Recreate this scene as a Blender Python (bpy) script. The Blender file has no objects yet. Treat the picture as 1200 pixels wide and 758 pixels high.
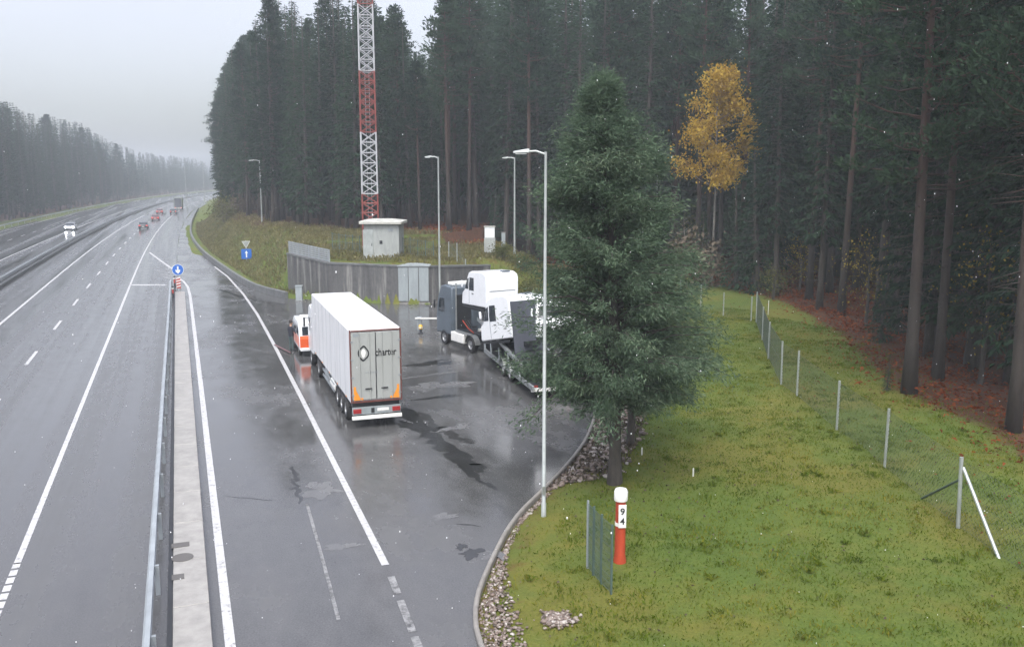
import bpy, bmesh, math, random
import numpy as np
from mathutils import Vector, Matrix

R = math.radians
rng = np.random.default_rng(7)
random.seed(7)
S = bpy.context.scene
COL = S.collection

# ------------------------------------------------------------------ camera, sky, sun, exposure
CAM_H = 11.0
PITCH = math.atan((379 - 210) / 1050)
SP, CP = math.sin(PITCH), math.cos(PITCH)
PSI = math.atan((397 / 1050) / (CP + SP * 169 / 1050))
cam = bpy.data.cameras.new('camera')
cam.sensor_width = 36.0
cam.lens = 36.0 * 1050 / 1200
cam.clip_start = 0.2
cam.clip_end = 6000
camera = bpy.data.objects.new('camera', cam)
COL.objects.link(camera)
camera.location = (0, 0, CAM_H)
camera.rotation_euler = (R(90) - PITCH, 0, -PSI)
S.camera = camera

SUN_ELEV, SUN_AZ = R(58), R(205)
world = bpy.data.worlds.new('World')
S.world = world
world.use_nodes = True
wn, wl = world.node_tree.nodes, world.node_tree.links
wn.clear()
sky = wn.new('ShaderNodeTexSky')
sky.sky_type = 'NISHITA'
sky.sun_disc = False
sky.sun_elevation = SUN_ELEV
sky.sun_rotation = SUN_AZ
sky.air_density = 1.0
sky.dust_density = 3.0
hsv = wn.new('ShaderNodeHueSaturation')
hsv.inputs['Saturation'].default_value = 0.40
hsv.inputs['Hue'].default_value = 0.525
bg = wn.new('ShaderNodeBackground')
bg.inputs['Strength'].default_value = 0.15
wo = wn.new('ShaderNodeOutputWorld')
wl.new(sky.outputs[0], hsv.inputs['Color'])
# a closed cloud deck is about three times as bright overhead as at the horizon
tcw = wn.new('ShaderNodeTexCoord')
sxw = wn.new('ShaderNodeSeparateXYZ')
wl.new(tcw.outputs['Generated'], sxw.inputs[0])
mrw = wn.new('ShaderNodeMapRange')
mrw.inputs['From Min'].default_value = 0.0
mrw.inputs['From Max'].default_value = 1.0
mrw.inputs['To Min'].default_value = 0.62
mrw.inputs['To Max'].default_value = 2.1
wl.new(sxw.outputs['Z'], mrw.inputs['Value'])
cl = wn.new('ShaderNodeTexNoise')
cl.inputs['Scale'].default_value = 2.2
cl.inputs['Detail'].default_value = 4
wl.new(tcw.outputs['Generated'], cl.inputs['Vector'])
mrc = wn.new('ShaderNodeMapRange')
mrc.inputs['To Min'].default_value = 0.88
mrc.inputs['To Max'].default_value = 1.12
wl.new(cl.outputs['Fac'], mrc.inputs['Value'])
mw1 = wn.new('ShaderNodeMath')
mw1.operation = 'MULTIPLY'
wl.new(mrw.outputs[0], mw1.inputs[0])
wl.new(mrc.outputs[0], mw1.inputs[1])
vm = wn.new('ShaderNodeVectorMath')
vm.operation = 'SCALE'
wl.new(hsv.outputs[0], vm.inputs[0])
wl.new(mw1.outputs[0], vm.inputs['Scale'])
wl.new(vm.outputs[0], bg.inputs['Color'])
wl.new(bg.outputs[0], wo.inputs['Surface'])

sun = bpy.data.lights.new('sun', 'SUN')
sun.energy = 0.6
sun.angle = R(40)
sun.color = (1.0, 0.98, 0.95)
sun_o = bpy.data.objects.new('sun', sun)
COL.objects.link(sun_o)
to_sun = Vector((math.sin(SUN_AZ) * math.cos(SUN_ELEV), math.cos(SUN_AZ) * math.cos(SUN_ELEV), math.sin(SUN_ELEV)))
sun_o.rotation_euler = to_sun.to_track_quat('Z', 'Y').to_euler()

S.view_settings.view_transform = 'Standard'
S.view_settings.look = 'None'
S.view_settings.gamma = 1.0
S.view_settings.use_curve_mapping = False
S.view_settings.exposure = 0.85
S.render.engine = 'CYCLES'
S.cycles.use_denoising = True
S.cycles.max_bounces = 7
S.cycles.diffuse_bounces = 3
S.cycles.glossy_bounces = 3
S.cycles.transmission_bounces = 3
S.cycles.transparent_max_bounces = 6
S.cycles.volume_bounces = 1
S.cycles.sample_clamp_indirect = 4.0
S.cycles.caustics_reflective = False
S.cycles.caustics_refractive = False

HAZE_DENSITY = 0.00075


def at(x, y, z=0.0):
    """pixel of the 1200x758 photograph -> the point of height z seen there"""
    u, v = (x - 600) / 1050, (y - 379) / 1050
    f, d = CP - SP * v, SP + CP * v
    t = (CAM_H - z) / d
    X, Y = u * t, f * t
    return Vector((X * math.cos(PSI) + Y * math.sin(PSI), Y * math.cos(PSI) - X * math.sin(PSI), z))


def proj(x, y, z):
    X = x * math.cos(PSI) - y * math.sin(PSI)
    Y = x * math.sin(PSI) + y * math.cos(PSI)
    h = z - CAM_H
    dep = Y * CP - h * SP
    up = h * CP + Y * SP
    return 600 + 1050 * X / dep, 379 - 1050 * up / dep, dep


def top_for_row(x, y, row):
    """height of a point above ground spot x,y that shows on a row"""
    Y = x * math.sin(PSI) + y * math.cos(PSI)
    v = (379 - row) / 1050
    # (h*CP + Y*SP) = v*(Y*CP - h*SP)
    return CAM_H + Y * (v * CP - SP) / (CP + v * SP)


def curve_x(y):
    return 1.15e-4 * np.maximum(0, np.asarray(y, float) - 110) ** 2


# ------------------------------------------------------------------ materials
M = {}


def new_mat(name):
    m = bpy.data.materials.new(name)
    m.use_nodes = True
    nt = m.node_tree
    b = nt.nodes['Principled BSDF']
    return m, nt, b


def pos_noise(nt, scale, detail=4, rough=0.6, vec_scale=(1, 1, 1), obj=False):
    if obj:
        tc = nt.nodes.new('ShaderNodeTexCoord')
        src = tc.outputs['Object']
    else:
        g = nt.nodes.new('ShaderNodeNewGeometry')
        src = g.outputs['Position']
    mp = nt.nodes.new('ShaderNodeMapping')
    mp.inputs['Scale'].default_value = vec_scale
    nt.links.new(src, mp.inputs['Vector'])
    n = nt.nodes.new('ShaderNodeTexNoise')
    n.inputs['Scale'].default_value = scale
    n.inputs['Detail'].default_value = detail
    n.inputs['Roughness'].default_value = rough
    nt.links.new(mp.outputs[0], n.inputs['Vector'])
    return n.outputs['Fac']


def ramp(nt, src, stops):
    r = nt.nodes.new('ShaderNodeValToRGB')
    el = r.color_ramp.elements
    while len(el) < len(stops):
        el.new(0.5)
    for e, (p, c) in zip(el, stops):
        e.position = p
        e.color = (*c, 1) if len(c) == 3 else c
    nt.links.new(src, r.inputs[0])
    return r.outputs[0]


def g3(v):
    return (v, v, v)


def mixc(nt, fac, a, b, mode='MIX'):
    m = nt.nodes.new('ShaderNodeMix')
    m.data_type = 'RGBA'
    m.blend_type = mode
    for i, s in ((0, fac), (6, a), (7, b)):
        if hasattr(s, 'links'):
            nt.links.new(s, m.inputs[i])
        elif i == 0:
            m.inputs[0].default_value = s
        else:
            m.inputs[i].default_value = (*s, 1)
    return m.outputs[2]


def bump(nt, b, src, strength=0.3, dist=0.02):
    bn = nt.nodes.new('ShaderNodeBump')
    bn.inputs['Strength'].default_value = strength
    bn.inputs['Distance'].default_value = dist
    nt.links.new(src, bn.inputs['Height'])
    nt.links.new(bn.outputs[0], b.inputs['Normal'])


def simple(key, col, rough=0.5, metal=0.0, var=0.15, scale=3.0, spec=0.5, coat=0.0, streak=False, emit=None):
    """a paint or plain surface with dirt noise of its own"""
    m, nt, b = new_mat(key)
    n = pos_noise(nt, scale, 5, 0.65, (1, 1, 0.25) if streak else (1, 1, 1))
    dark = tuple(c * (1 - var) for c in col)
    lite = tuple(min(1, c * (1 + var * 0.5)) for c in col)
    c = ramp(nt, n, [(0.3, dark), (0.7, lite)])
    nt.links.new(c, b.inputs['Base Color'])
    b.inputs['Roughness'].default_value = rough
    b.inputs['Metallic'].default_value = metal
    b.inputs['Specular IOR Level'].default_value = spec
    b.inputs['Coat Weight'].default_value = coat
    if emit:
        b.inputs['Emission Color'].default_value = (*emit[0], 1)
        b.inputs['Emission Strength'].default_value = emit[1]
    M[key] = m
    return m


def asphalt(key, lo, hi, r0, r1, seed_scale=1.0, ystretch=0.15):
    m, nt, b = new_mat(key)
    big = pos_noise(nt, 0.22 * seed_scale, 5, 0.6, (1, ystretch, 1))
    mid = pos_noise(nt, 1.3, 5, 0.7, (1, 0.5, 1))
    fine = pos_noise(nt, 22, 3, 0.7)
    c1 = ramp(nt, big, [(0.3, g3(lo)), (0.7, g3(hi))])
    c2 = mixc(nt, 0.35, c1, ramp(nt, mid, [(0.35, (lo, lo, lo * 1.05)), (0.65, (hi, hi, hi))]))
    c3 = mixc(nt, 0.38, c2, ramp(nt, fine, [(0.3, g3(lo * 0.6)), (0.75, g3(hi * 1.5))]))
    nt.links.new(c3, b.inputs['Base Color'])
    mx = nt.nodes.new('ShaderNodeMath')
    mx.operation = 'MULTIPLY_ADD'
    nt.links.new(mid, mx.inputs[0])
    mx.inputs[1].default_value = 0.4
    nt.links.new(big, mx.inputs[2])
    rr = ramp(nt, mx.outputs[0], [(0.58, g3(r0)), (0.92, g3(r1))])
    nt.links.new(rr, b.inputs['Roughness'])
    b.inputs['Specular IOR Level'].default_value = 0.6
    bump(nt, b, fine, 0.12, 0.01)
    M[key] = m


asphalt('motorway_asphalt', 0.052, 0.098, 0.10, 0.40, 2.6, 0.012)
asphalt('yard_asphalt', 0.034, 0.115, 0.035, 0.40, 1.0, 0.55)
asphalt('dark_patch', 0.016, 0.03, 0.04, 0.22, 2.0, 0.6)
asphalt('pale_patch', 0.08, 0.14, 0.16, 0.42, 2.0, 0.6)
asphalt('wet_film', 0.03, 0.05, 0.03, 0.10, 2.0, 0.6)

# worn road paint: patches of it are gone
m, nt, b = new_mat('road_paint')
n = pos_noise(nt, 5.0, 6, 0.75)
c = ramp(nt, n, [(0.34, g3(0.10)), (0.46, g3(0.42)), (0.8, g3(0.62))])
nt.links.new(c, b.inputs['Base Color'])
b.inputs['Roughness'].default_value = 0.35
M['road_paint'] = m
m, nt, b = new_mat('worn_paint')
n = pos_noise(nt, 4.0, 6, 0.8)
c = ramp(nt, n, [(0.42, g3(0.06)), (0.56, g3(0.24)), (0.8, g3(0.42))])
nt.links.new(c, b.inputs['Base Color'])
b.inputs['Roughness'].default_value = 0.35
M['worn_paint'] = m

# ground: turf, blended with leaf litter by a mesh attribute
m, nt, b = new_mat('turf')
a = nt.nodes.new('ShaderNodeAttribute')
a.attribute_name = 'litter'
n1 = pos_noise(nt, 0.16, 5, 0.65)
n2 = pos_noise(nt, 1.4, 6, 0.75)
n3 = pos_noise(nt, 14, 4, 0.7)
gr = ramp(nt, n1, [(0.40, (0.046, 0.110, 0.012)), (0.5, (0.095, 0.125, 0.014)), (0.60, (0.19, 0.135, 0.02))])
gr = mixc(nt, 0.5, gr, ramp(nt, n2, [(0.3, (0.045, 0.055, 0.014)), (0.52, (0.085, 0.122, 0.016)), (0.72, (0.18, 0.135, 0.035))]))
gr = mixc(nt, 0.4, gr, ramp(nt, n3, [(0.3, (0.045, 0.068, 0.012)), (0.7, (0.15, 0.175, 0.035))]))
li = ramp(nt, n2, [(0.3, (0.03, 0.016, 0.010)), (0.5, (0.08, 0.034, 0.017)), (0.72, (0.15, 0.062, 0.028))])
li = mixc(nt, 0.5, li, ramp(nt, n3, [(0.3, (0.02, 0.014, 0.01)), (0.7, (0.13, 0.055, 0.03))]))
ad = nt.nodes.new('ShaderNodeMath')
ad.operation = 'MULTIPLY_ADD'
nt.links.new(n2, ad.inputs[0])
ad.inputs[1].default_value = 0.9
nt.links.new(a.outputs['Fac'], ad.inputs[2])
fac = ramp(nt, ad.outputs[0], [(0.78, g3(0)), (1.05, g3(1))])
nt.links.new(mixc(nt, fac, gr, li), b.inputs['Base Color'])
b.inputs['Roughness'].default_value = 0.85
b.inputs['Specular IOR Level'].default_value = 0.25
bump(nt, b, n3, 0.8, 0.08)
M['turf'] = m


def leaf_mat(key, dark, mid, lite, nscale=0.5, trans=0.25, rand=0.42):
    m = bpy.data.materials.new(key)
    m.use_nodes = True
    nt = m.node_tree
    nt.nodes.clear()
    out = nt.nodes.new('ShaderNodeOutputMaterial')
    n = pos_noise(nt, nscale, 3, 0.7)
    geo = nt.nodes.new('ShaderNodeNewGeometry')
    oi = nt.nodes.new('ShaderNodeObjectInfo')
    mx = nt.nodes.new('ShaderNodeMath')
    mx.operation = 'MULTIPLY_ADD'
    nt.links.new(geo.outputs['Random Per Island'], mx.inputs[0])
    mx.inputs[1].default_value = 0.35
    nt.links.new(n, mx.inputs[2])
    mx2 = nt.nodes.new('ShaderNodeMath')
    mx2.operation = 'MULTIPLY_ADD'
    nt.links.new(oi.outputs['Random'], mx2.inputs[0])
    mx2.inputs[1].default_value = rand
    nt.links.new(mx.outputs[0], mx2.inputs[2])
    c = ramp(nt, mx2.outputs[0], [(0.4, dark), (0.75, mid), (1.1 if False else 1.0, lite)])
    d = nt.nodes.new('ShaderNodeBsdfDiffuse')
    t = nt.nodes.new('ShaderNodeBsdfTranslucent')
    nt.links.new(c, d.inputs['Color'])
    nt.links.new(c, t.inputs['Color'])
    ms = nt.nodes.new('ShaderNodeMixShader')
    ms.inputs[0].default_value = trans
    nt.links.new(d.outputs[0], ms.inputs[1])
    nt.links.new(t.outputs[0], ms.inputs[2])
    nt.links.new(ms.outputs[0], out.inputs['Surface'])
    M[key] = m


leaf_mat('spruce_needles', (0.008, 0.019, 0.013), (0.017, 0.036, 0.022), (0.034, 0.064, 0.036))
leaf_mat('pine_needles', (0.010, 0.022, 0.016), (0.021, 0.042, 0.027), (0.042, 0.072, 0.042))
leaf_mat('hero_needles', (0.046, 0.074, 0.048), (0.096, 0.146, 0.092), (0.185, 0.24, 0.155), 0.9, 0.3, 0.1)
leaf_mat('yellow_leaves', (0.20, 0.115, 0.018), (0.44, 0.285, 0.04), (0.62, 0.45, 0.09), 0.9, 0.35, 0.1)
leaf_mat('shrub_leaves', (0.05, 0.06, 0.02), (0.10, 0.11, 0.035), (0.17, 0.16, 0.06), 1.2, 0.3, 0.25)
leaf_mat('bracken_fronds', (0.06, 0.017, 0.008), (0.21, 0.055, 0.02), (0.38, 0.13, 0.05), 0.6, 0.3, 0.0)
leaf_mat('grass_blades', (0.062, 0.108, 0.012), (0.115, 0.150, 0.016), (0.23, 0.20, 0.034), 0.25, 0.35, 0.0)
leaf_mat('dry_grass', (0.10, 0.10, 0.04), (0.18, 0.16, 0.07), (0.30, 0.26, 0.14), 0.4, 0.35, 0.0)
leaf_mat('understory_leaves', (0.07, 0.06, 0.02), (0.22, 0.17, 0.035), (0.42, 0.33, 0.07), 0.8, 0.35, 0.2)
leaf_mat('bare_twigs', (0.05, 0.04, 0.03), (0.09, 0.075, 0.055), (0.15, 0.12, 0.09), 1.0, 0.1, 0.2)


def bark(key, lo, hi, up=None):
    m, nt, b = new_mat(key)
    n = pos_noise(nt, 6, 6, 0.8, (1, 1, 0.22), obj=True)
    c = ramp(nt, n, [(0.32, lo), (0.68, hi)])
    if up:
        tc = nt.nodes.new('ShaderNodeTexCoord')
        sx = nt.nodes.new('ShaderNodeSeparateXYZ')
        nt.links.new(tc.outputs['Object'], sx.inputs[0])
        mr = nt.nodes.new('ShaderNodeMapRange')
        mr.inputs['From Min'].default_value = 5
        mr.inputs['From Max'].default_value = 15
        nt.links.new(sx.outputs['Z'], mr.inputs['Value'])
        c = mixc(nt, mr.outputs[0], c, ramp(nt, n, [(0.3, tuple(v * 0.45 for v in up)), (0.7, up)]))
    nt.links.new(c, b.inputs['Base Color'])
    b.inputs['Roughness'].default_value = 0.8
    bump(nt, b, n, 0.7, 0.06)
    M[key] = m


bark('pine_bark', (0.022, 0.017, 0.015), (0.042, 0.033, 0.028), (0.08, 0.040, 0.028))
bark('spruce_bark', (0.022, 0.019, 0.017), (0.075, 0.062, 0.052))
bark('birch_bark', (0.06, 0.055, 0.05), (0.32, 0.30, 0.27))

simple('dark_concrete', (0.13, 0.135, 0.135), 0.5, var=0.4, scale=1.5)
simple('concrete', (0.26, 0.25, 0.235), 0.6, var=0.35, scale=2.0)
simple('kerb_concrete', (0.24, 0.225, 0.205), 0.5, var=0.3, scale=2.5)
simple('pale_concrete', (0.29, 0.28, 0.262), 0.45, var=0.25, scale=2.5)
simple('hut_wall', (0.33, 0.35, 0.34), 0.6, var=0.22, scale=2.2, streak=True)
simple('hut_roof', (0.45, 0.45, 0.41), 0.6, var=0.25, scale=2.0)
simple('galvanised', (0.42, 0.44, 0.44), 0.42, 0.75, 0.25, 3.0)
simple('light_pole', (0.40, 0.43, 0.42), 0.45, 0.35, 0.2, 2.0)
simple('grey_steel', (0.30, 0.33, 0.35), 0.5, 0.2, 0.25, 2.0, streak=True)
simple('cabinet_grey', (0.28, 0.315, 0.325), 0.5, 0.0, 0.18, 2.2, streak=True)
simple('fence_green', (0.075, 0.115, 0.10), 0.5, 0.0, 0.25)
simple('fence_wire', (0.10, 0.13, 0.12), 0.5, 0.2, 0.25)
simple('white_post', (0.62, 0.62, 0.58), 0.5, 0.0, 0.2, 4)
simple('trailer_white', (0.76, 0.77, 0.78), 0.32, 0, 0.16, 1.1, streak=True)
simple('trailer_door', (0.36, 0.375, 0.36), 0.4, 0, 0.10, 1.6, streak=True)
simple('truck_white', (0.78, 0.80, 0.82), 0.22, 0, 0.06, 1.5, coat=0.3)
simple('carrier_grey', (0.10, 0.125, 0.15), 0.35, 0.1, 0.2, 1.5)
simple('chassis', (0.022, 0.024, 0.027), 0.5, 0, 0.4, 3)
simple('tarp_grey', (0.085, 0.092, 0.115), 0.5, 0, 0.3, 1.3, streak=True)
simple('tyre_rubber', (0.018, 0.018, 0.019), 0.6, 0, 0.3, 5)
simple('rim_metal', (0.40, 0.41, 0.42), 0.4, 0.7, 0.25, 6)
simple('glass', (0.018, 0.024, 0.03), 0.05, 0, 0.2, 1, spec=0.8)
simple('orange_paint', (0.78, 0.13, 0.035), 0.35, 0, 0.12, 3)
simple('salmon_paint', (0.75, 0.25, 0.17), 0.35, 0, 0.15, 3)
simple('orange_tape', (0.85, 0.30, 0.03), 0.35, 0, 0.15, 5)
simple('edge_red', (0.15, 0.05, 0.04), 0.4, 0, 0.3, 5)
simple('red_tape', (0.45, 0.06, 0.045), 0.35, 0, 0.2, 5)
simple('mast_red', (0.24, 0.06, 0.05), 0.5, 0, 0.25, 1)
simple('mast_white', (0.44, 0.45, 0.47), 0.5, 0, 0.2, 1)
simple('pipeline_red', (0.42, 0.055, 0.022), 0.5, 0, 0.3, 4, streak=True)
simple('plate_white', (0.78, 0.78, 0.75), 0.4, 0, 0.08, 5)
simple('black_mark', (0.015, 0.015, 0.016), 0.5, 0, 0.1)
simple('sign_blue', (0.02, 0.13, 0.50), 0.35, 0, 0.08)
simple('yellow_paint', (0.70, 0.42, 0.04), 0.4, 0, 0.15, 6)
simple('dark_cloth', (0.018, 0.02, 0.032), 0.8, 0, 0.3, 8)
simple('teal_cloth', (0.06, 0.10, 0.10), 0.8, 0, 0.3, 8)
simple('skin', (0.45, 0.27, 0.19), 0.5, 0, 0.08, 10)
simple('hair', (0.025, 0.018, 0.014), 0.6, 0, 0.2, 20)
simple('plum_pipe', (0.16, 0.08, 0.085), 0.5, 0, 0.2, 4)
simple('car_silver', (0.42, 0.44, 0.46), 0.3, 0.4, 0.08, coat=0.5)
simple('car_dark', (0.035, 0.045, 0.05), 0.25, 0.1, 0.1, coat=0.5)
simple('car_red', (0.20, 0.035, 0.035), 0.25, 0.1, 0.1, coat=0.5)
simple('lorry_tarp', (0.22, 0.25, 0.22), 0.5, 0, 0.12)
simple('tail_light', (0.30, 0.015, 0.015), 0.25, 0, 0.05)
simple('tail_lit', (0.4, 0.02, 0.02), 0.25, 0, 0.05, emit=((1, 0.05, 0.03), 0.7))
simple('headlight_lit', (0.9, 0.9, 0.9), 0.2, 0, 0.0, emit=((0.92, 0.95, 1.0), 22.0))
simple('lamp_lens', (0.7, 0.72, 0.7), 0.25, 0, 0.05)
simple('dead_wood', (0.20, 0.15, 0.115), 0.8, 0, 0.35, 4)
simple('snowflake', (0.85, 0.86, 0.88), 0.6, 0, 0.02)
simple('rail_cap', (0.10, 0.095, 0.09), 0.6, 0, 0.1)
m, nt, b = new_mat('stone')
geo = nt.nodes.new('ShaderNodeNewGeometry')
c = ramp(nt, geo.outputs['Random Per Island'], [(0.0, (0.06, 0.045, 0.035)), (0.45, (0.15, 0.11, 0.09)), (0.8, (0.24, 0.20, 0.17)), (1.0, (0.40, 0.37, 0.34))])
nt.links.new(c, b.inputs['Base Color'])
b.inputs['Roughness'].default_value = 0.55
M['stone'] = m
# retaining wall concrete with pale and dark streaks run down it
m, nt, b = new_mat('stained_concrete')
n1 = pos_noise(nt, 1.6, 5, 0.7, (1, 1, 0.06))
n2 = pos_noise(nt, 3.0, 5, 0.7)
c = ramp(nt, n1, [(0.38, (0.05, 0.048, 0.052)), (0.54, (0.10, 0.098, 0.098)), (0.63, (0.26, 0.255, 0.24))])
c = mixc(nt, 0.3, c, ramp(nt, n2, [(0.3, (0.04, 0.045, 0.04)), (0.7, (0.16, 0.16, 0.15))]))
nt.links.new(c, b.inputs['Base Color'])
b.inputs['Roughness'].default_value = 0.6
M['stained_concrete'] = m


# ------------------------------------------------------------------ mesh helpers
class MB:
    def __init__(s):
        s.v, s.f = [], []

    def add(s, vs, fs):
        o = len(s.v)
        s.v += [tuple(v) for v in vs]
        s.f += [tuple(i + o for i in f) for f in fs]
        return s

    def box(s, c, d, rot=None):
        x, y, z = (k / 2 for k in d)
        vs = [Vector((sx * x, sy * y, sz * z)) for sx, sy, sz in ((-1, -1, -1), (1, -1, -1), (1, 1, -1), (-1, 1, -1), (-1, -1, 1), (1, -1, 1), (1, 1, 1), (-1, 1, 1))]
        if rot is not None:
            vs = [rot @ v for v in vs]
        return s.add([v + Vector(c) for v in vs], [(0, 3, 2, 1), (4, 5, 6, 7), (0, 1, 5, 4), (1, 2, 6, 5), (2, 3, 7, 6), (3, 0, 4, 7)])

    def tube(s, pts, r, n=8, caps=True):
        pts = [Vector(p) for p in pts]
        rs = r if isinstance(r, (list, tuple)) else [r] * len(pts)
        rings = []
        prev = None
        for i, p in enumerate(pts):
            d = (pts[min(i + 1, len(pts) - 1)] - pts[max(i - 1, 0)]).normalized()
            if prev is None:
                up = Vector((0, 0, 1)) if abs(d.z) < 0.9 else Vector((1, 0, 0))
                a = d.cross(up).normalized()
            else:
                a = (prev - d * prev.dot(d)).normalized()
            prev = a
            b_ = d.cross(a)
            rings.append([p + (a * math.cos(t) + b_ * math.sin(t)) * rs[i] for t in (2 * math.pi * k / n for k in range(n))])
        vs = [v for ring in rings for v in ring]
        fs = []
        for i in range(len(rings) - 1):
            for k in range(n):
                k2 = (k + 1) % n
                fs.append((i * n + k, i * n + k2, (i + 1) * n + k2, (i + 1) * n + k))
        if caps:
            fs.append(tuple(range(n - 1, -1, -1)))
            fs.append(tuple((len(rings) - 1) * n + k for k in range(n)))
        return s.add(vs, fs)

    def prism(s, prof, axis, a, bb):
        """profile of 2D points extruded along axis 'x','y' or 'z' from a to bb"""
        n = len(prof)

        def P(q, t):
            return {'x': (t, q[0], q[1]), 'y': (q[0], t, q[1]), 'z': (q[0], q[1], t)}[axis]
        vs = [P(q, a) for q in prof] + [P(q, bb) for q in prof]
        fs = [tuple(range(n - 1, -1, -1)), tuple(range(n, 2 * n))]
        for i in range(n):
            j = (i + 1) % n
            fs.append((i, j, n + j, n + i))
        return s.add(vs, fs)

    def lathe(s, prof, n=20, c=(0, 0, 0)):
        vs, fs = [], []
        for r, z in prof:
            for k in range(n):
                t = 2 * math.pi * k / n
                vs.append((c[0] + r * math.cos(t), c[1] + r * math.sin(t), c[2] + z))
        for i in range(len(prof) - 1):
            for k in range(n):
                k2 = (k + 1) % n
                fs.append((i * n + k, i * n + k2, (i + 1) * n + k2, (i + 1) * n + k))
        fs.append(tuple(range(n - 1, -1, -1)))
        fs.append(tuple((len(prof) - 1) * n + k for k in range(n)))
        return s.add(vs, fs)

    def mesh(s, name):
        me = bpy.data.meshes.new(name)
        me.from_pydata(s.v, [], s.f)
        bm = bmesh.new()
        bm.from_mesh(me)
        bmesh.ops.recalc_face_normals(bm, faces=bm.faces)
        bm.to_mesh(me)
        bm.free()
        return me

    def build(s, name, mat, parent=None, bevel=0.0, smooth=False, segs=2):
        o = bpy.data.objects.new(name, s.mesh(name))
        COL.objects.link(o)
        o.data.materials.append(M[mat] if isinstance(mat, str) else mat)
        if parent:
            o.parent = parent
        if bevel:
            bv = o.modifiers.new('bevel', 'BEVEL')
            bv.width = bevel
            bv.segments = segs
            bv.limit_method = 'ANGLE'
            bv.angle_limit = R(35)
        if smooth or bevel:
            for p in o.data.polygons:
                p.use_smooth = True
            if not bevel or True:
                try:
                    o.data.set_sharp_from_angle(angle=R(40))
                except Exception:
                    pass
        return o


def np_mesh(name, V, F, mat):
    """V (n,3), F (m,k) all faces of k corners"""
    V = np.ascontiguousarray(V, np.float32)
    F = np.ascontiguousarray(F, np.int32)
    me = bpy.data.meshes.new(name)
    me.vertices.add(len(V))
    me.vertices.foreach_set('co', V.ravel())
    k = F.shape[1]
    me.loops.add(F.size)
    me.loops.foreach_set('vertex_index', F.ravel())
    me.polygons.add(len(F))
    me.polygons.foreach_set('loop_start', np.arange(0, F.size, k, dtype=np.int32))
    me.update(calc_edges=True)
    me.validate()
    if mat:
        me.materials.append(M[mat])
    return me


def link(name, me, parent=None):
    o = bpy.data.objects.new(name, me)
    COL.objects.link(o)
    if parent:
        o.parent = parent
    return o


def tag(o, label=None, cat=None, group=None, kind=None):
    for k, v in (('label', label), ('category', cat), ('group', group), ('kind', kind)):
        if v:
            o[k] = v
    return o


def thing(name, label, cat, loc=(0, 0, 0), rotz=0.0, group=None):
    o = bpy.data.objects.new(name, None)
    o.empty_display_size = 0.2
    COL.objects.link(o)
    o.location = loc
    o.rotation_euler = (0, 0, rotz)
    return tag(o, label, cat, group)


def dup(root, loc, rotz=0.0, scale=1.0, label=None, group=None):
    def cp(o, parent):
        c = o.copy()
        COL.objects.link(c)
        c.parent = parent
        for ch in o.children:
            cp(ch, c)
        return c
    r = cp(root, None)
    r.location = loc
    r.rotation_euler = (0, 0, rotz)
    r.scale = (scale,) * 3 if not isinstance(scale, tuple) else scale
    if label:
        r['label'] = label
    if group:
        r['group'] = group
    return r


def text_mesh(body, size, depth, mat, name, bold=False):
    cu = bpy.data.curves.new(name, 'FONT')
    cu.body = body
    cu.size = size
    cu.extrude = depth / 2
    cu.align_x = 'CENTER'
    cu.align_y = 'CENTER'
    if bold:
        cu.offset = size * 0.015
    tmp = bpy.data.objects.new('tmp', cu)
    COL.objects.link(tmp)
    dg = bpy.context.evaluated_depsgraph_get()
    me = bpy.data.meshes.new_from_object(tmp.evaluated_get(dg))
    bpy.data.objects.remove(tmp)
    me.name = name
    me.materials.clear()
    me.materials.append(M[mat])
    return me


def seg_dist(P, poly):
    """P (n,2); distance to an open polyline, the nearest segment, and the parameter on it, and side (>0: right of its direction)"""
    best = np.full(len(P), 1e9)
    idx = np.zeros(len(P), int)
    par = np.zeros(len(P))
    side = np.zeros(len(P))
    for i in range(len(poly) - 1):
        a = np.array(poly[i], float)
        b_ = np.array(poly[i + 1], float)
        d = b_ - a
        L2 = d @ d
        t = np.clip(((P - a) @ d) / L2, 0, 1)
        q = a + t[:, None] * d
        w = P - q
        ds = np.hypot(w[:, 0], w[:, 1])
        m_ = ds < best - 1e-9
        rel = P - a
        cr = d[1] * rel[:, 0] - d[0] * rel[:, 1]
        best = np.where(m_, ds, best)
        idx = np.where(m_, i, idx)
        par = np.where(m_, t, par)
        side = np.where(m_, cr, side)
    return best, idx, par, side


def in_poly(P, poly):
    x, y = P[:, 0], P[:, 1]
    c = np.zeros(len(P), bool)
    n = len(poly)
    for i in range(n):
        x0, y0 = poly[i]
        x1, y1 = poly[(i + 1) % n]
        if y0 == y1:
            continue
        m_ = ((y0 > y) != (y1 > y)) & (x < (x1 - x0) * (y - y0) / (y1 - y0) + x0)
        c ^= m_
    return c


def sstep(a, b_, x):
    t = np.clip((x - a) / (b_ - a), 0, 1)
    return t * t * (3 - 2 * t)
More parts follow.
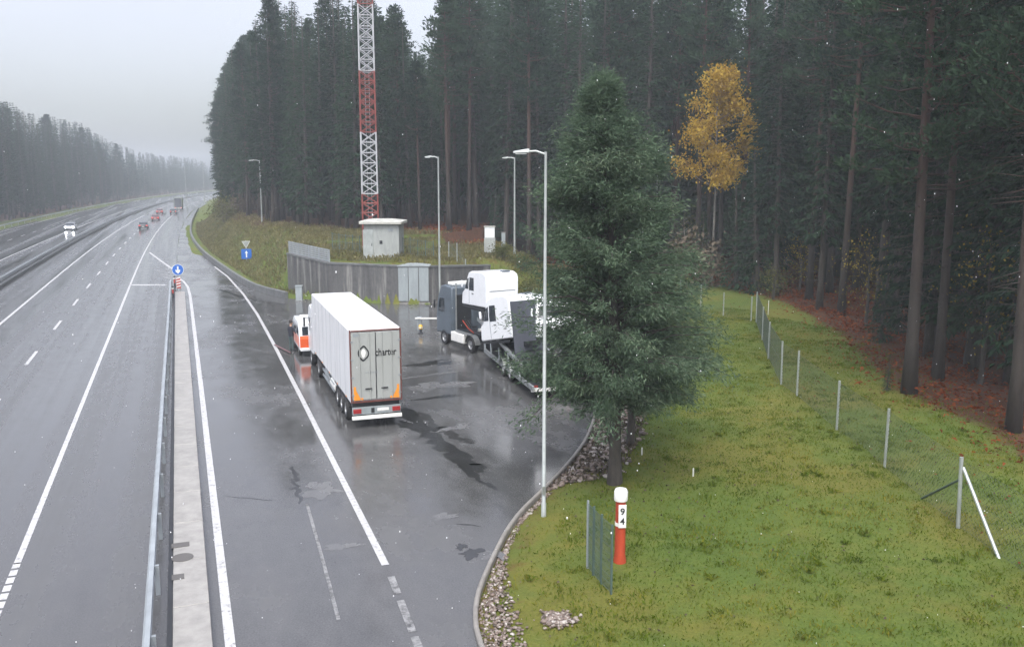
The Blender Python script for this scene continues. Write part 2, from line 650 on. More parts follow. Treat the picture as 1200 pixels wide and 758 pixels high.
# ------------------------------------------------------------------ the lie of the land
WALL_A, WALL_B, WALL_C, WALL_D, WALL_E = (9.98, 89.5), (12.76, 82.42), (18.26, 77.92), (20.83, 76.96), (27.2, 78.6)
FAR_KERB = [(42.0, 700.0), (14.8, 450.0), (8.2, 358.0), (4.2, 260.0), (2.7, 200.0), (2.7, 170.0), (3.5, 140.0), (5.05, 116.68), (6.2, 101.0), (7.2, 92.0), (9.3, 85.2)]
NEAR_KERB = [(5.2, -60.0), (5.5, 0.0), (5.75, 13.0), (6.18, 18.88), (6.75, 20.9), (7.71, 22.73), (9.74, 26.09), (11.98, 28.58), (14.2, 31.2), (16.4, 34.2), (20.4, 41.2), (26.9, 54.0), (31.6, 67.0), (31.2, 74.8), WALL_E]
PAVED_R = NEAR_KERB + [WALL_D, WALL_C, WALL_B, (10.4, 84.4)] + FAR_KERB[::-1]
ys_l = [1500, 1200, 1000, 850, 700, 600, 500, 420, 350, 300, 250, 200, 150, 110, 0, -60]
PAVED_L = [(-37.5 + float(curve_x(y)), y) for y in ys_l]
PAVED = PAVED_R + [(42 + float(curve_x(y) - curve_x(700)), y) for y in (850, 1000, 1200, 1500)] + PAVED_L
# bank behind the yard: (point, height, run of the slope)
BANK = [((60, 700), 4, 10), ((42, 700), 4, 10), ((14.8, 450), 4.6, 10), ((8.2, 358), 4.8, 9), ((2.7, 200), 4.8, 9), ((3.5, 140), 4.6, 9), ((5.05, 116.7), 4.5, 9.5), ((7.2, 92), 4.2, 8.0),
        ((9.98, 89.5), 3.7, 1.2), ((12.76, 82.42), 3.4, 0.7), ((18.26, 77.92), 3.4, 0.7), ((20.83, 76.96), 3.3, 0.7), ((27.2, 78.6), 3.0, 4.5), ((33, 76), 1.9, 11), ((44, 78), 0.7, 16), ((60, 80), 0.2, 20)]
FOREST_EDGE = [(22, 6), (30.6, 22.8), (33.5, 28.5), (35.1, 35.2), (43.2, 48.6), (50, 62.7), (53, 75.6), (53.6, 86), (46.8, 90.5), (37, 97), (31, 100), (26, 106), (20.5, 110), (14.2, 124), (11.2, 140), (9.3, 193), (11, 260), (17, 358), (30, 500), (60, 700), (110, 900), (150, 1050), (230, 1250)]


def wob(P):
    x, y = P[:, 0], P[:, 1]
    return 0.10 * np.sin(x * 0.31 + 0.7) * np.cos(y * 0.23 + 0.3) + 0.07 * np.sin(x * 0.71 + y * 0.53) + 0.03 * np.sin(x * 1.7 - y * 1.3)


def terrain(P):
    P = np.asarray(P, float)
    inside = in_poly(P, PAVED)
    d, *_ = seg_dist(P, PAVED + [PAVED[0]])
    bp = [b_[0] for b_ in BANK]
    e, i, t, side = seg_dist(P, bp)
    hh = np.array([b_[1] for b_ in BANK])
    ww = np.array([b_[2] for b_ in BANK])
    h = hh[i] * (1 - t) + hh[i + 1] * t
    w = ww[i] * (1 - t) + ww[i + 1] * t
    # behind the bank line (left of its direction, which runs toward the camera)
    up = np.where(side < 0, h * sstep(0.15, 1, e / w), 0)
    up = np.where(side < 0, up + 0.012 * np.clip(e - w, 0, 60), up)
    z = np.where(inside, -0.10, -0.10 + 0.19 * sstep(0.1, 0.7, d) + (wob(P) + 0.12) * sstep(0.5, 4, d))
    z = z + np.where(inside, 0, up)
    # a low swell of the lawn toward the fence
    z = z + np.where(inside, 0, 0.0)
    return z


def tz(x, y):
    return float(terrain(np.array([[x, y]]))[0])


def lin(*segs):
    out = []
    for a, b_, st in segs:
        out += list(np.arange(a, b_, st))
    return np.array(out + [segs[-1][1]])


gx = lin((-420, -80, 34), (-80, -30, 5), (-30, 4, 6), (4, 60, 0.6), (60, 100, 3), (100, 700, 30))
gy = lin((-60, 10, 5), (10, 112, 0.6), (112, 220, 2.5), (220, 600, 10), (600, 1700, 40))
X, Y = np.meshgrid(gx, gy)
P = np.stack([X.ravel(), Y.ravel()], 1)
Z = terrain(P)
nx, ny = len(gx), len(gy)
ii = np.arange(nx * ny).reshape(ny, nx)
F = np.stack([ii[:-1, :-1], ii[:-1, 1:], ii[1:, 1:], ii[1:, :-1]], -1).reshape(-1, 4)
ground = link('ground', np_mesh('ground', np.column_stack([P, Z]), F, 'turf'))
tag(ground, kind='structure')
fe, _, _, fs = seg_dist(P, FOREST_EDGE)
lit = sstep(-2.6, 1.8, np.where(fs > 0, fe, -fe) * 1.0)
lit = np.where(P[:, 1] > 1240, 1, lit)
lit = np.maximum(lit, sstep(-42, -46, P[:, 0] - curve_x(P[:, 1])))
lit = np.maximum(lit, 0.36 * sstep(1.0, 3.0, Z) * (P[:, 0] > -5))
gd, *_ = seg_dist(P, NEAR_KERB[3:11])
lit = np.maximum(lit, 0.38 * (1 - sstep(0.5, 2.2, gd)))
at_l = ground.data.attributes.new('litter', 'FLOAT', 'POINT')
at_l.data.foreach_set('value', lit.astype(np.float32))
for p in ground.data.polygons:
    p.use_smooth = True


# ------------------------------------------------------------------ paved surfaces
def sheet(name, pts, z, mat, kind='structure'):
    from mathutils.geometry import tessellate_polygon
    pts = [Vector((p[0], p[1], z)) for p in pts]
    tris = tessellate_polygon([pts])
    bm = bmesh.new()
    vs = [bm.verts.new(p) for p in pts]
    for tr_ in tris:
        bm.faces.new([vs[i] for i in tr_])
    bm.normal_update()
    for f in bm.faces:
        if f.normal.z < 0:
            f.normal_flip()
    me = bpy.data.meshes.new(name)
    bm.to_mesh(me)
    bm.free()
    me.materials.append(M[mat])
    return tag(link(name, me), kind=kind)


def strip_mesh(lines, z, mat, name, dens=8.0):
    """lines: (x0 of centre, width, y0, y1) following the road's curve; several go in one painted layer"""
    vs, fs = [], []
    for xc, w, y0, y1 in lines:
        n = max(1, int((y1 - y0) / dens))
        o = len(vs)
        for k in range(n + 1):
            y = y0 + (y1 - y0) * k / n
            c = float(curve_x(y))
            vs += [(xc - w / 2 + c, y, z), (xc + w / 2 + c, y, z)]
        fs += [(o + 2 * k, o + 2 * k + 1, o + 2 * k + 3, o + 2 * k + 2) for k in range(n)]
    me = bpy.data.meshes.new(name)
    me.from_pydata(vs, [], fs)
    me.materials.append(M[mat])
    return link(name, me)


def path_strip(pts, w, z, mat, name):
    vs, fs = [], []
    for i, p in enumerate(pts):
        a = np.array(pts[max(i - 1, 0)], float)
        b_ = np.array(pts[min(i + 1, len(pts) - 1)], float)
        d = (b_ - a) / np.linalg.norm(b_ - a)
        nrm = np.array([d[1], -d[0]]) * w / 2
        vs += [(p[0] - nrm[0], p[1] - nrm[1], z), (p[0] + nrm[0], p[1] + nrm[1], z)]
    fs = [(2 * i, 2 * i + 1, 2 * i + 3, 2 * i + 2) for i in range(len(pts) - 1)]
    me = bpy.data.meshes.new(name)
    me.from_pydata(vs, [], fs)
    me.materials.append(M[mat])
    return tag(link(name, me), kind='structure')


sheet('yard_pavement', [(-0.2, y) for y in ()] + [p for p in PAVED_R if p[1] <= 460] + [(-0.2 + float(curve_x(y)), y) for y in (450, 358, 260, 200, 150, 110, 0, -60)], -0.004, 'yard_asphalt')
tag(strip_mesh([(-18.85, 37.3, -60, 1500)], 0.0, 'motorway_asphalt', 'motorway', 20), kind='structure')
# the yard sheet lies 4 mm lower and stops under the motorway's edge

mk = [(-4.86, 0.19, 28, 1200), (-13.1, 0.22, -20, 1200), (-36.0, 0.2, -20, 1200), (-22.9, 0.2, -20, 1200)]
mk += [(-4.86, 0.2, y, y + 0.40) for y in np.arange(10, 27.7, 0.52)]
mk += [(-8.9, 0.20, y, y + 4.6) for y in np.arange(-8.4, 900, 13.6)]
mk += [(-29.4, 0.18, y, y + 4.6) for y in np.arange(-6, 900, 13.6)]
marks = tag(strip_mesh(mk, 0.006, 'road_paint', 'road_markings'), kind='structure')
path_strip([(0.60, 0), (0.62, 14), (0.66, 20.9), (0.78, 50), (0.90, 90), (0.80, 98), (0.45, 103.5), (0.05, 106.5)], 0.24, 0.004, 'road_paint', 'ramp_edge_line')
path_strip([(5.13, 24.2), (5.28, 33), (5.5, 45), (5.75, 62), (5.88, 76), (5.75, 90), (5.2, 107), (4.3, 120)], 0.22, 0.004, 'road_paint', 'ramp_line')
for a, b_ in ((14.6, 17.6), (17.8, 19.9), (20.15, 21.9), (22.3, 23.4)):
    path_strip([(4.86 + (a - 19.4) * 0.062, a), (4.86 + (b_ - 19.4) * 0.062, b_)], 0.2, 0.004, 'worn_paint', 'ramp_line')
path_strip([(3.68, 30.0), (3.52, 26), (3.4, 23.4), (3.30, 21.4)], 0.10, 0.004, 'worn_paint', 'worn_line')
path_strip([(-4.0, 147), (-2.2, 131), (-0.35, 115.6)], 0.3, 0.006, 'road_paint', 'gore_line')
path_strip([(-4.8, 101.9), (-1.3, 100.6)], 0.9, 0.006, 'road_paint', 'gore_bar')
for k in range(4):
    t = k / 4
    path_strip([(-2.9 + 0.4 * k, 120.5 - k * 3.6), (-0.6, 116.2 - k * 3.6)], 0.55, 0.006, 'worn_paint', 'gore_hatch')


def blob(cx, cy, rx, ry, rot, n=40, jag=0.35):
    ph = rng.uniform(0, 6.28, 6)
    out = []
    for k in range(n):
        t = 2 * math.pi * k / n
        r = 1 + jag * (0.5 * math.sin(2 * t + ph[0]) + 0.4 * math.sin(3 * t + ph[1]) + 0.35 * math.sin(5 * t + ph[2]) + 0.25 * math.sin(9 * t + ph[3])) + rng.uniform(-0.08, 0.08)
        x, y = rx * r * math.cos(t), ry * r * math.sin(t)
        out.append((cx + x * math.cos(rot) - y * math.sin(rot), cy + x * math.sin(rot) + y * math.cos(rot)))
    return out


def seam(pxs, w, z, mat, name, jit=0.05):
    pts = []
    for i in range(len(pxs) - 1):
        a, b_ = at(*pxs[i]), at(*pxs[i + 1])
        for k in range(7):
            p = a.lerp(b_, k / 7)
            pts.append((p.x + rng.normal(0, jit), p.y + rng.normal(0, jit)))
    vs, fs = [], []
    for i, p in enumerate(pts):
        a = np.array(pts[max(i - 1, 0)])
        b_ = np.array(pts[min(i + 1, len(pts) - 1)])
        d = (b_ - a) / (np.linalg.norm(b_ - a) + 1e-9)
        ww = w * rng.uniform(0.45, 1.5) * min(1, 0.3 + i * 0.4, 0.3 + (len(pts) - 1 - i) * 0.4)
        nn = np.array([d[1], -d[0]]) * ww / 2
        vs += [(p[0] - nn[0], p[1] - nn[1], z), (p[0] + nn[0], p[1] + nn[1], z)]
    fs = [(2 * i, 2 * i + 1, 2 * i + 3, 2 * i + 2) for i in range(len(pts) - 1)]
    me = bpy.data.meshes.new(name)
    me.from_pydata(vs, [], fs)
    me.materials.append(M[mat])
    return tag(link(name, me), kind='structure')


seam([(474, 478), (492, 497), (520, 520), (545, 540), (568, 556)], 0.75, 0.001, 'dark_patch', 'pavement_patch', 0.10)
seam([(490, 482), (512, 498), (534, 512), (560, 520)], 0.4, 0.002, 'wet_film', 'puddle', 0.12)
seam([(536, 537), (560, 560), (585, 575)], 0.35, 0.003, 'dark_patch', 'pavement_patch', 0.08)
seam([(340, 545), (345, 560), (350, 575), (353, 592)], 0.16, 0.002, 'dark_patch', 'crack', 0.07)
seam([(340, 562), (352, 560)], 0.14, 0.003, 'dark_patch', 'crack', 0.05)
seam([(338, 572), (350, 570)], 0.12, 0.0035, 'dark_patch', 'crack', 0.05)
seam([(262, 581), (330, 587)], 0.05, 0.002, 'dark_patch', 'crack', 0.03)
seam([(245, 408), (278, 404)], 0.05, 0.002, 'dark_patch', 'crack', 0.03)
seam([(240, 335), (300, 352), (345, 358)], 0.3, 0.002, 'dark_patch', 'crack', 0.10)
seam([(535, 613), (568, 617)], 0.07, 0.002, 'dark_patch', 'crack', 0.03)
for px, rx, ry, rot, mt, nm, z in (
        ((376, 574), 0.62, 0.75, 0.3, 'pale_patch', 'pavement_patch', 0.001), ((512, 452), 1.5, 1.0, 0.1, 'pale_patch', 'pavement_patch', 0.001),
        ((553, 648), 0.34, 0.30, 0.2, 'dark_patch', 'pavement_patch', 0.002), ((498, 440), 1.9, 0.22, 0.25, 'pale_patch', 'pavement_patch', 0.0025), ((515, 465), 1.3, 0.2, 0.2, 'dark_patch', 'pavement_patch', 0.003), ((500, 425), 1.4, 0.3, 0.3, 'dark_patch', 'pavement_patch', 0.0032),
        ((488, 500), 0.5, 1.0, 0.5, 'dark_patch', 'pavement_patch', 0.0034), ((535, 500), 1.0, 0.25, 0.6, 'pale_patch', 'pavement_patch', 0.0036), ((585, 650), 0.12, 0.5, 0.2, 'pale_patch', 'pavement_patch', 0.002),
        ((400, 640), 0.45, 0.25, 0.1, 'pale_patch', 'pavement_patch', 0.002), ((335, 470), 0.35, 0.8, 0.1, 'pale_patch', 'pavement_patch', 0.002),
        ((541, 640), 0.16, 0.2, 0.2, 'dark_patch', 'pavement_patch', 0.003),
        ((574, 652), 0.2, 0.16, 0.2, 'pale_patch', 'pavement_patch', 0.001), ((520, 605), 0.5, 0.22, 0.2, 'pale_patch', 'pavement_patch', 0.001),
        
        
        
        ((520, 425), 1.6, 0.45, 0.3, 'dark_patch', 'pavement_patch', 0.0015)
        ):
    c = at(*px)
    sheet(nm, blob(c.x, c.y, rx, ry, rot, 70, 0.55), z, mt)


def kerb_mesh(pts, w, h, z0=-0.1, chamfer=0.03):
    vs, fs = [], []
    n = len(pts)
    prof = [(-w / 2, z0), (-w / 2, h - chamfer), (-w / 2 + chamfer, h), (w / 2 - chamfer, h), (w / 2, h - chamfer), (w / 2, z0)]
    for i, p in enumerate(pts):
        a = np.array(pts[max(i - 1, 0)], float)
        b_ = np.array(pts[min(i + 1, n - 1)], float)
        d = (b_ - a) / np.linalg.norm(b_ - a)
        for u, z in prof:
            vs.append((p[0] + d[1] * u, p[1] - d[0] * u, z))
    k = len(prof)
    for i in range(n - 1):
        for j in range(k - 1):
            fs.append((i * k + j, i * k + j + 1, (i + 1) * k + j + 1, (i + 1) * k + j))
    fs += [tuple(range(k)), tuple((n - 1) * k + j for j in range(k - 1, -1, -1))]
    return vs, fs


def resample(pts, step):
    out = [np.array(pts[0], float)]
    for a, b_ in zip(pts[:-1], pts[1:]):
        a, b_ = np.array(a, float), np.array(b_, float)
        n = max(1, int(np.linalg.norm(b_ - a) / step))
        out += [a + (b_ - a) * (k + 1) / n for k in range(n)]
    return out


def smooth(pts, it=2):
    pts = [np.array(p, float) for p in pts]
    for _ in range(it):
        q = [pts[0]]
        for a, b_ in zip(pts[:-1], pts[1:]):
            q += [a * 0.75 + b_ * 0.25, a * 0.25 + b_ * 0.75]
        pts = q + [pts[-1]]
    return pts


v, f = kerb_mesh(smooth(NEAR_KERB[:12], 2), 0.13, 0.12)
tag(MB().add(v, f).build('kerb', 'kerb_concrete'), kind='structure')
v, f = kerb_mesh(smooth(FAR_KERB[2:], 2), 0.35, 0.62)
tag(MB().add(v, f).build('low_kerb_wall', 'dark_concrete'), 'low weathered concrete kerb wall at the foot of the grass bank by the ramp', 'wall')

# ------------------------------------------------------------------ trees
def kites(base, d, L, W, bend=0.25):
    """needle sprays or leaves: bent four-cornered blades"""
    n = len(base)
    d = d / (np.linalg.norm(d, axis=1, keepdims=True) + 1e-9)
    r = rng.normal(size=(n, 3))
    s = np.cross(d, r)
    s /= np.linalg.norm(s, axis=1, keepdims=True) + 1e-9
    L = np.asarray(L)[:, None]
    W = np.asarray(W)[:, None]
    tip = base + d * L
    tip[:, 2] -= bend * L[:, 0] * 0.5
    mid = base + d * L * 0.5
    V = np.stack([base, mid + s * W / 2, tip, mid - s * W / 2], 1).reshape(-1, 3)
    return V, np.arange(4 * n).reshape(n, 4)


def trunk_mb(h, r0, bends, r1=0.03, n=9):
    mb = MB()
    pts, rs = [], []
    k = 9
    for i in range(k + 1):
        t = i / k
        fl = 1 + 0.5 * max(0, 1 - t * 9) ** 2
        pts.append((bends[0] * math.sin(t * 3 + bends[2]) - bends[0] * math.sin(bends[2]), bends[1] * math.sin(t * 2.4 + bends[2] * 2) - bends[1] * math.sin(bends[2] * 2), -0.6 * (1 - t) + t * h if i else -0.6))
        rs.append(r0 * (1 - t) ** 0.75 * fl + r1)
    mb.tube(pts, rs, n)
    return mb, pts


def along(pts, z):
    for a, b_ in zip(pts[:-1], pts[1:]):
        if a[2] <= z <= b_[2]:
            t = (z - a[2]) / (b_[2] - a[2] + 1e-9)
            return np.array(a) * (1 - t) + np.array(b_) * t
    return np.array(pts[-1])


def spruce_crown(h, base, rmax, pts, step=0.42, sl=0.62, dens=1.0, tb=None):
    B, D, L, W = [], [], [], []
    z = h * base
    while z < h - 0.15:
        t = (z - h * base) / (h * (1 - base))
        r = rmax * (1 - t) ** 0.85 * (0.55 + 0.45 * min(1, t * 5 + 0.35))
        nb = 5 if t > 0.75 else 6
        a0 = rng.uniform(0, 6.28)
        c = along(pts, z)
        for k in range(nb):
            if rng.random() < 0.10:
                continue
            a = a0 + 6.283 * k / nb + rng.normal(0, 0.22)
            bl = r * rng.uniform(0.6, 1.15) + 0.15
            pitch = -0.42 + 0.95 * t + rng.normal(0, 0.09)
            out = np.array([math.cos(a) * math.cos(pitch), math.sin(a) * math.cos(pitch), math.sin(pitch)])
            lat = np.array([-math.sin(a), math.cos(a), 0])
            n = max(3, int(bl * 6.5 * dens))
            s = rng.uniform(0.10, 1.0, n) ** 0.75
            p = c + out * (s * bl)[:, None]
            p[:, 2] += 0.10 * bl * s ** 3
            if tb is not None and bl > 1.0:
                tb.tube([c, c + out * bl * 0.5, c + out * bl * 0.92 + np.array([0, 0, .07 * bl])], [0.035, 0.022, 0.008], 4, False)
            sd = rng.choice([-1, 1], n) * rng.uniform(0.25, 1.1, n)
            dd = out * 0.75 + lat * sd[:, None] + rng.normal(0, 0.16, (n, 3))
            dd[:, 2] -= rng.uniform(0.05, 0.75, n) * (1 - 0.6 * t)
            B.append(p)
            D.append(dd)
            ll = sl * rng.uniform(0.6, 1.25, n) * (0.55 + 0.45 * (1 - t))
            L.append(ll)
            W.append(ll * rng.uniform(0.24, 0.42, n))
        z += step * rng.uniform(0.75, 1.25) * (0.6 + 0.4 * (1 - t))
    # leader
    return kites(np.concatenate(B), np.concatenate(D), np.concatenate(L), np.concatenate(W), 0.3)


def pine_crown(h, base, rmax, pts, nclump=90, per=60, sl=0.42, tb=None):
    B, D, L, W = [], [], [], []
    for k in range(nclump):
        t = (k + rng.uniform(0, 1)) / nclump
        t = t ** 0.9
        z = h * (base + (1 - base) * t)
        env = rmax * (math.sin(math.pi * min(1, 0.22 + 0.78 * t)) ** 0.7) * (1.05 - 0.35 * t)
        c = along(pts, min(z, h - 0.1))
        a = rng.uniform(0, 6.28)
        bl = env * rng.uniform(0.35, 1.1)
        rise = rng.uniform(-0.05, 0.45) * bl
        e = c + np.array([math.cos(a) * bl, math.sin(a) * bl, rise])
        if tb is not None:
            m_ = c * 0.5 + e * 0.5 + np.array([0, 0, -0.08 * bl])
            tb.tube([c, m_, e], [0.06, 0.04, 0.012], 4, False)
        rr = rng.uniform(0.55, 1.05) * (0.75 + 0.25 * (1 - t))
        n = int(per * rng.uniform(0.6, 1.3))
        q = rng.normal(size=(n, 3))
        q /= np.linalg.norm(q, axis=1, keepdims=True)
        q *= (rng.uniform(0.25, 1, n) ** 0.5)[:, None]
        q *= np.array([rr, rr, rr * 0.55])
        # stretch along the branch
        dirb = np.array([math.cos(a), math.sin(a), 0.2])
        q += dirb * (rng.uniform(-0.9, 0.35, n) * rr)[:, None]
        B.append(e + q)
        D.append(q * 0.6 + dirb * 0.35 + np.array([0, 0, 0.45]) + rng.normal(0, 0.35, (n, 3)))
        ll = sl * rng.uniform(0.6, 1.3, n)
        L.append(ll)
        W.append(ll * rng.uniform(0.28, 0.48, n))
    return kites(np.concatenate(B), np.concatenate(D), np.concatenate(L), np.concatenate(W), 0.1)


def dead_stubs(mb, pts, z0, z1, n, lmax):
    for _ in range(n):
        z = rng.uniform(min(z0, z1 * 0.5), z1)
        c = along(pts, z)
        a = rng.uniform(0, 6.28)
        l = rng.uniform(0.4, lmax)
        e = c + np.array([math.cos(a) * l, math.sin(a) * l, rng.uniform(-0.35, 0.15) * l])
        mb.tube([c, e], [0.03, 0.008], 4, False)


def make_proto(kind, h, **k):
    """-> (trunk mesh, crown mesh, height)"""
    bends = (rng.uniform(-0.35, 0.35), rng.uniform(-0.35, 0.35), rng.uniform(0, 3))
    if kind == 'spruce':
        mb, pts = trunk_mb(h, 0.24, bends)
        dead_stubs(mb, pts, 1.5, h * k['base'] + 1, 26, 1.6)
        V, F_ = spruce_crown(h, k['base'], k['r'], pts, dens=k.get('dens', 1), sl=k.get('sl', 0.62), tb=mb)
        cm, tm = 'spruce_needles', 'spruce_bark'
    else:
        mb, pts = trunk_mb(h, 0.25, bends)
        dead_stubs(mb, pts, 3, h * k['base'] + 1, 30, 2.0)
        V, F_ = pine_crown(h, k['base'], k['r'], pts, k.get('n', 95), k.get('per', 60), k.get('sl', 0.42), tb=mb)
        cm, tm = 'pine_needles', 'pine_bark'
    me = mb.mesh('trunk')
    me.materials.append(M[tm])
    for p in me.polygons:
        p.use_smooth = True
    return me, np_mesh('crown', V, F_, cm), h, V, F_


SPR = [make_proto('spruce', 30, base=b_, r=r_) for b_, r_ in ((0.10, 3.3), (0.22, 3.0), (0.30, 2.7), (0.16, 2.5))]
PIN = [make_proto('pine', 30, base=b_, r=r_) for b_, r_ in ((0.50, 3.0), (0.58, 3.3), (0.44, 2.6), (0.53, 2.4))]
YNG = [make_proto('spruce', 12, base=0.03, r=2.2, sl=0.5) for _ in range(2)]
# finer ones for those that stand close
SPRF = [make_proto('spruce', 30, base=b_, r=r_, sl=0.42, dens=2.1) for b_, r_ in ((0.10, 3.7), (0.20, 3.3))]
PINF = [make_proto('pine', 30, base=b_, r=r_, n=170, per=95, sl=0.30) for b_, r_ in ((0.34, 3.5), (0.46, 3.1))]


def plant(proto, x, y, h, name, label, cat, group, wide=1.0, z=None):
    tm, cm, h0 = proto[:3]
    t = thing(name, label, cat, (x, y, tz(x, y) if z is None else z), rng.uniform(0, 6.28), group)
    s = h / h0
    t.scale = (s * wide, s * wide, s)
    link('trunk', tm, t)
    link('crown', cm, t)
    return t


# tops of the trees as they stand against the sky, by column of the photograph
TOPS = [(-50, 95), (0, 118), (20, 122), (40, 140), (60, 142), (100, 152), (130, 172), (165, 186), (200, 190), (240, 196), (247, 205), (255, 170), (262, 120), (272, 80), (285, 55), (300, 40), (315, 22), (330, -8), (350, -4), (362, 14), (378, 8), (392, -14), (420, -14), (445, 4), (462, 2), (478, 22), (490, 46), (503, 60), (514, 40), (526, -20), (560, -60), (600, -90)]


def top_row(px):
    return float(np.interp(px, [t[0] for t in TOPS], [t[1] for t in TOPS]))


def scatter(edge, off0, off1, spacing, ymin, ymax, side=1):
    E_ = np.array(edge, float)
    lo = E_.min(0) - off1
    hi = E_.max(0) + off1
    lo[1], hi[1] = max(lo[1], ymin), min(hi[1], ymax)
    N = int(np.prod(hi - lo) / spacing ** 2 * 5)
    C_ = rng.uniform(lo, hi, (N, 2))
    e, _, _, sd = seg_dist(C_, edge)
    ok = (sd * side > 0) & (e >= off0) & (e <= off1)
    C_, e = C_[ok], e[ok]
    cell, keep = {}, []
    for i, q in enumerate(C_):
        c = (int(q[0] // spacing), int(q[1] // spacing))
        if any((q[0] - w[0]) ** 2 + (q[1] - w[1]) ** 2 < spacing ** 2 for dx in (-1, 0, 1) for dy in (-1, 0, 1) for w in cell.get((c[0] + dx, c[1] + dy), ())):
            continue
        cell.setdefault(c, []).append(q)
        keep.append(i)
    return C_[keep], e[keep]


pts, dist = scatter(FOREST_EDGE, 0.6, 66, 3.3, 8, 420)
# keep clear of the trees set by hand
HAND = [(34.67, 34.77), (38.31, 36.51), (33.62, 27.72), (36.6, 30.6), (53.5, 77.5)]
ok = np.array([all((p[0] - q[0]) ** 2 + (p[1] - q[1]) ** 2 > 7 for q in HAND) for p in pts])
pts, dist = pts[ok], dist[ok]
px = np.array([proj(p[0], p[1], 2)[0] for p in pts])
vis = (px > -80) & (px < 1290) & ~((px > 775) & (px < 893) & (np.hypot(pts[:, 0], pts[:, 1]) < 97))
pts, dist, px = pts[vis], dist[vis], px[vis]
dcam = np.hypot(pts[:, 0], pts[:, 1])
near_rank = dist + np.where(pts[:, 1] > 150, 8, 0) + np.where(dcam < 75, -6, 0)
order = np.argsort(near_rank)
n_ind = 215
WHERE = {
    'fence': 'rising in the wood behind the wire fence on the lawn',
    'yellow': 'in the wood close to the yellow-leaved birch',
    'yard': 'in the wood above the car transporter and lamp posts',
    'mast': 'in the wood behind the striped mast and hut',
    'ramp': 'on the bank along the exit ramp',
}
mass_src, mass_at = [], []
for rank, j in enumerate(order):
    x, y = pts[j]
    z = tz(x, y)
    c = px[j]
    zone = 'ramp' if c < 335 else 'mast' if c < 505 else 'yard' if c < 740 else 'yellow' if c < 930 else 'fence'
    tr = top_row(c)
    if c < 560:
        h = top_for_row(x, y, tr + rng.exponential(9)) - z
        h = min(h, 38)
    else:
        h = min(max(rng.uniform(27, 34), top_for_row(x, y, -25) - z + rng.uniform(0, 3)), 44)
    if h < 9:
        h = rng.uniform(8, 10) if h > 5 else 0
    if h == 0:
        continue
    if rank < n_ind:
        close = dcam[j] < 72
        young = dist[j] < 6 and rng.random() < 0.16 and c > 560
        if young:
            plant(YNG[int(rng.integers(2))], x, y, rng.uniform(5, 11), 'young_spruce', 'low young spruce ' + WHERE[zone].replace('rising ', ''), 'tree', 'young spruces ' + zone)
        elif rng.random() < (0.5 if c > 420 else 0.35) * (0.8 if close else 1):
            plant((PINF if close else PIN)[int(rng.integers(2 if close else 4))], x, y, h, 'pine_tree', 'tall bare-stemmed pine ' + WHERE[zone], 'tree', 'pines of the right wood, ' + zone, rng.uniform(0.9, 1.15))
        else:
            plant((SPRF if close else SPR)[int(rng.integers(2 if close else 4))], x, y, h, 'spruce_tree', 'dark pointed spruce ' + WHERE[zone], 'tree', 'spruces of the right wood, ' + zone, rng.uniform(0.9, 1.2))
    else:
        mass_at.append((x, y, z, h * rng.uniform(0.9, 1.0)))


def mass(name, spots, label):
    """a far-off wood that reads as one mass: coarse trees in one mesh"""
    protos = []
    for k in range(3):
        tr, ptsx = trunk_mb(30, 0.24, (0.1, 0.1, 1), n=5)
        if k < 2:
            V, F_ = spruce_crown(30, 0.2 + 0.1 * k, 3.0, ptsx, step=0.9, sl=1.25, dens=0.55)
        else:
            V, F_ = spruce_crown(30, 0.12, 2.6, ptsx, step=0.9, sl=1.1, dens=0.55)
        protos.append((V, F_))
    Vs, Fs, o = [], [], 0
    for (x, y, z, h) in spots:
        V, F_ = protos[int(rng.integers(3))]
        a = rng.uniform(0, 6.28)
        c, s = math.cos(a), math.sin(a)
        k = h / 30
        W = np.column_stack([(V[:, 0] * c - V[:, 1] * s) * k * 0.95 + x, (V[:, 0] * s + V[:, 1] * c) * k * 0.95 + y, V[:, 2] * k + z])
        Vs.append(W)
        Fs.append(F_ + o)
        o += len(W)
    ob = link(name, np_mesh(name, np.concatenate(Vs), np.concatenate(Fs), 'spruce_needles'))
    tag(ob, label, 'woods', kind='stuff')
    # their stems
    mb = MB()
    for (x, y, z, h) in spots:
        mb.tube([(x, y, z - 0.5), (x, y, z + h * 0.6)], [0.26, 0.12], 5, False)
    t = mb.build(name + '_stems', 'spruce_bark')
    tag(t, kind='stuff')
    return ob


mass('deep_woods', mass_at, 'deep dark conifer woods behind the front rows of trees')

# the wood across the motorway
FL = [(-43 + float(curve_x(y)), y) for y in range(1300, 205, -30)]
lp, ld = scatter(FL, 0.3, 26, 4.2, 215, 1250)
far_at = []
cand = []
for (x, y), d in zip(lp, ld):
    c, _, dep = proj(x, y, 0)
    if c < -60 or c > 262:
        continue
    h = top_for_row(x, y, top_row(c) + rng.exponential(16) - 9) - 0.0
    h = min(max(h, 14), 46)
    cand.append((d + (y - 220) * 0.045, x, y, h, d))
cand.sort()
for i, (_, x, y, h, d) in enumerate(cand):
    if i < 95 and y < 520:
        if rng.random() < 0.12:
            plant(PIN[int(rng.integers(4))], x, y, h, 'pine_tree', 'hazy round-topped pine in the wood across the motorway', 'tree', 'pines across the motorway', 1.15, 0)
        else:
            plant(SPR[int(rng.integers(4))], x, y, h, 'spruce_tree', 'hazy grey-green spruce in the wood across the motorway', 'tree', 'spruces across the motorway', rng.uniform(0.75, 1.1), 0)
    else:
        far_at.append((x, y, 0, h))
RF, rd = scatter(FOREST_EDGE, 0.5, 22, 5, 420, 1240)
far_at += [(x, y, tz(x, y), rng.uniform(24, 30)) for x, y in RF if proj(x, y, 5)[0] > 244 + rng.uniform(0, 6)]
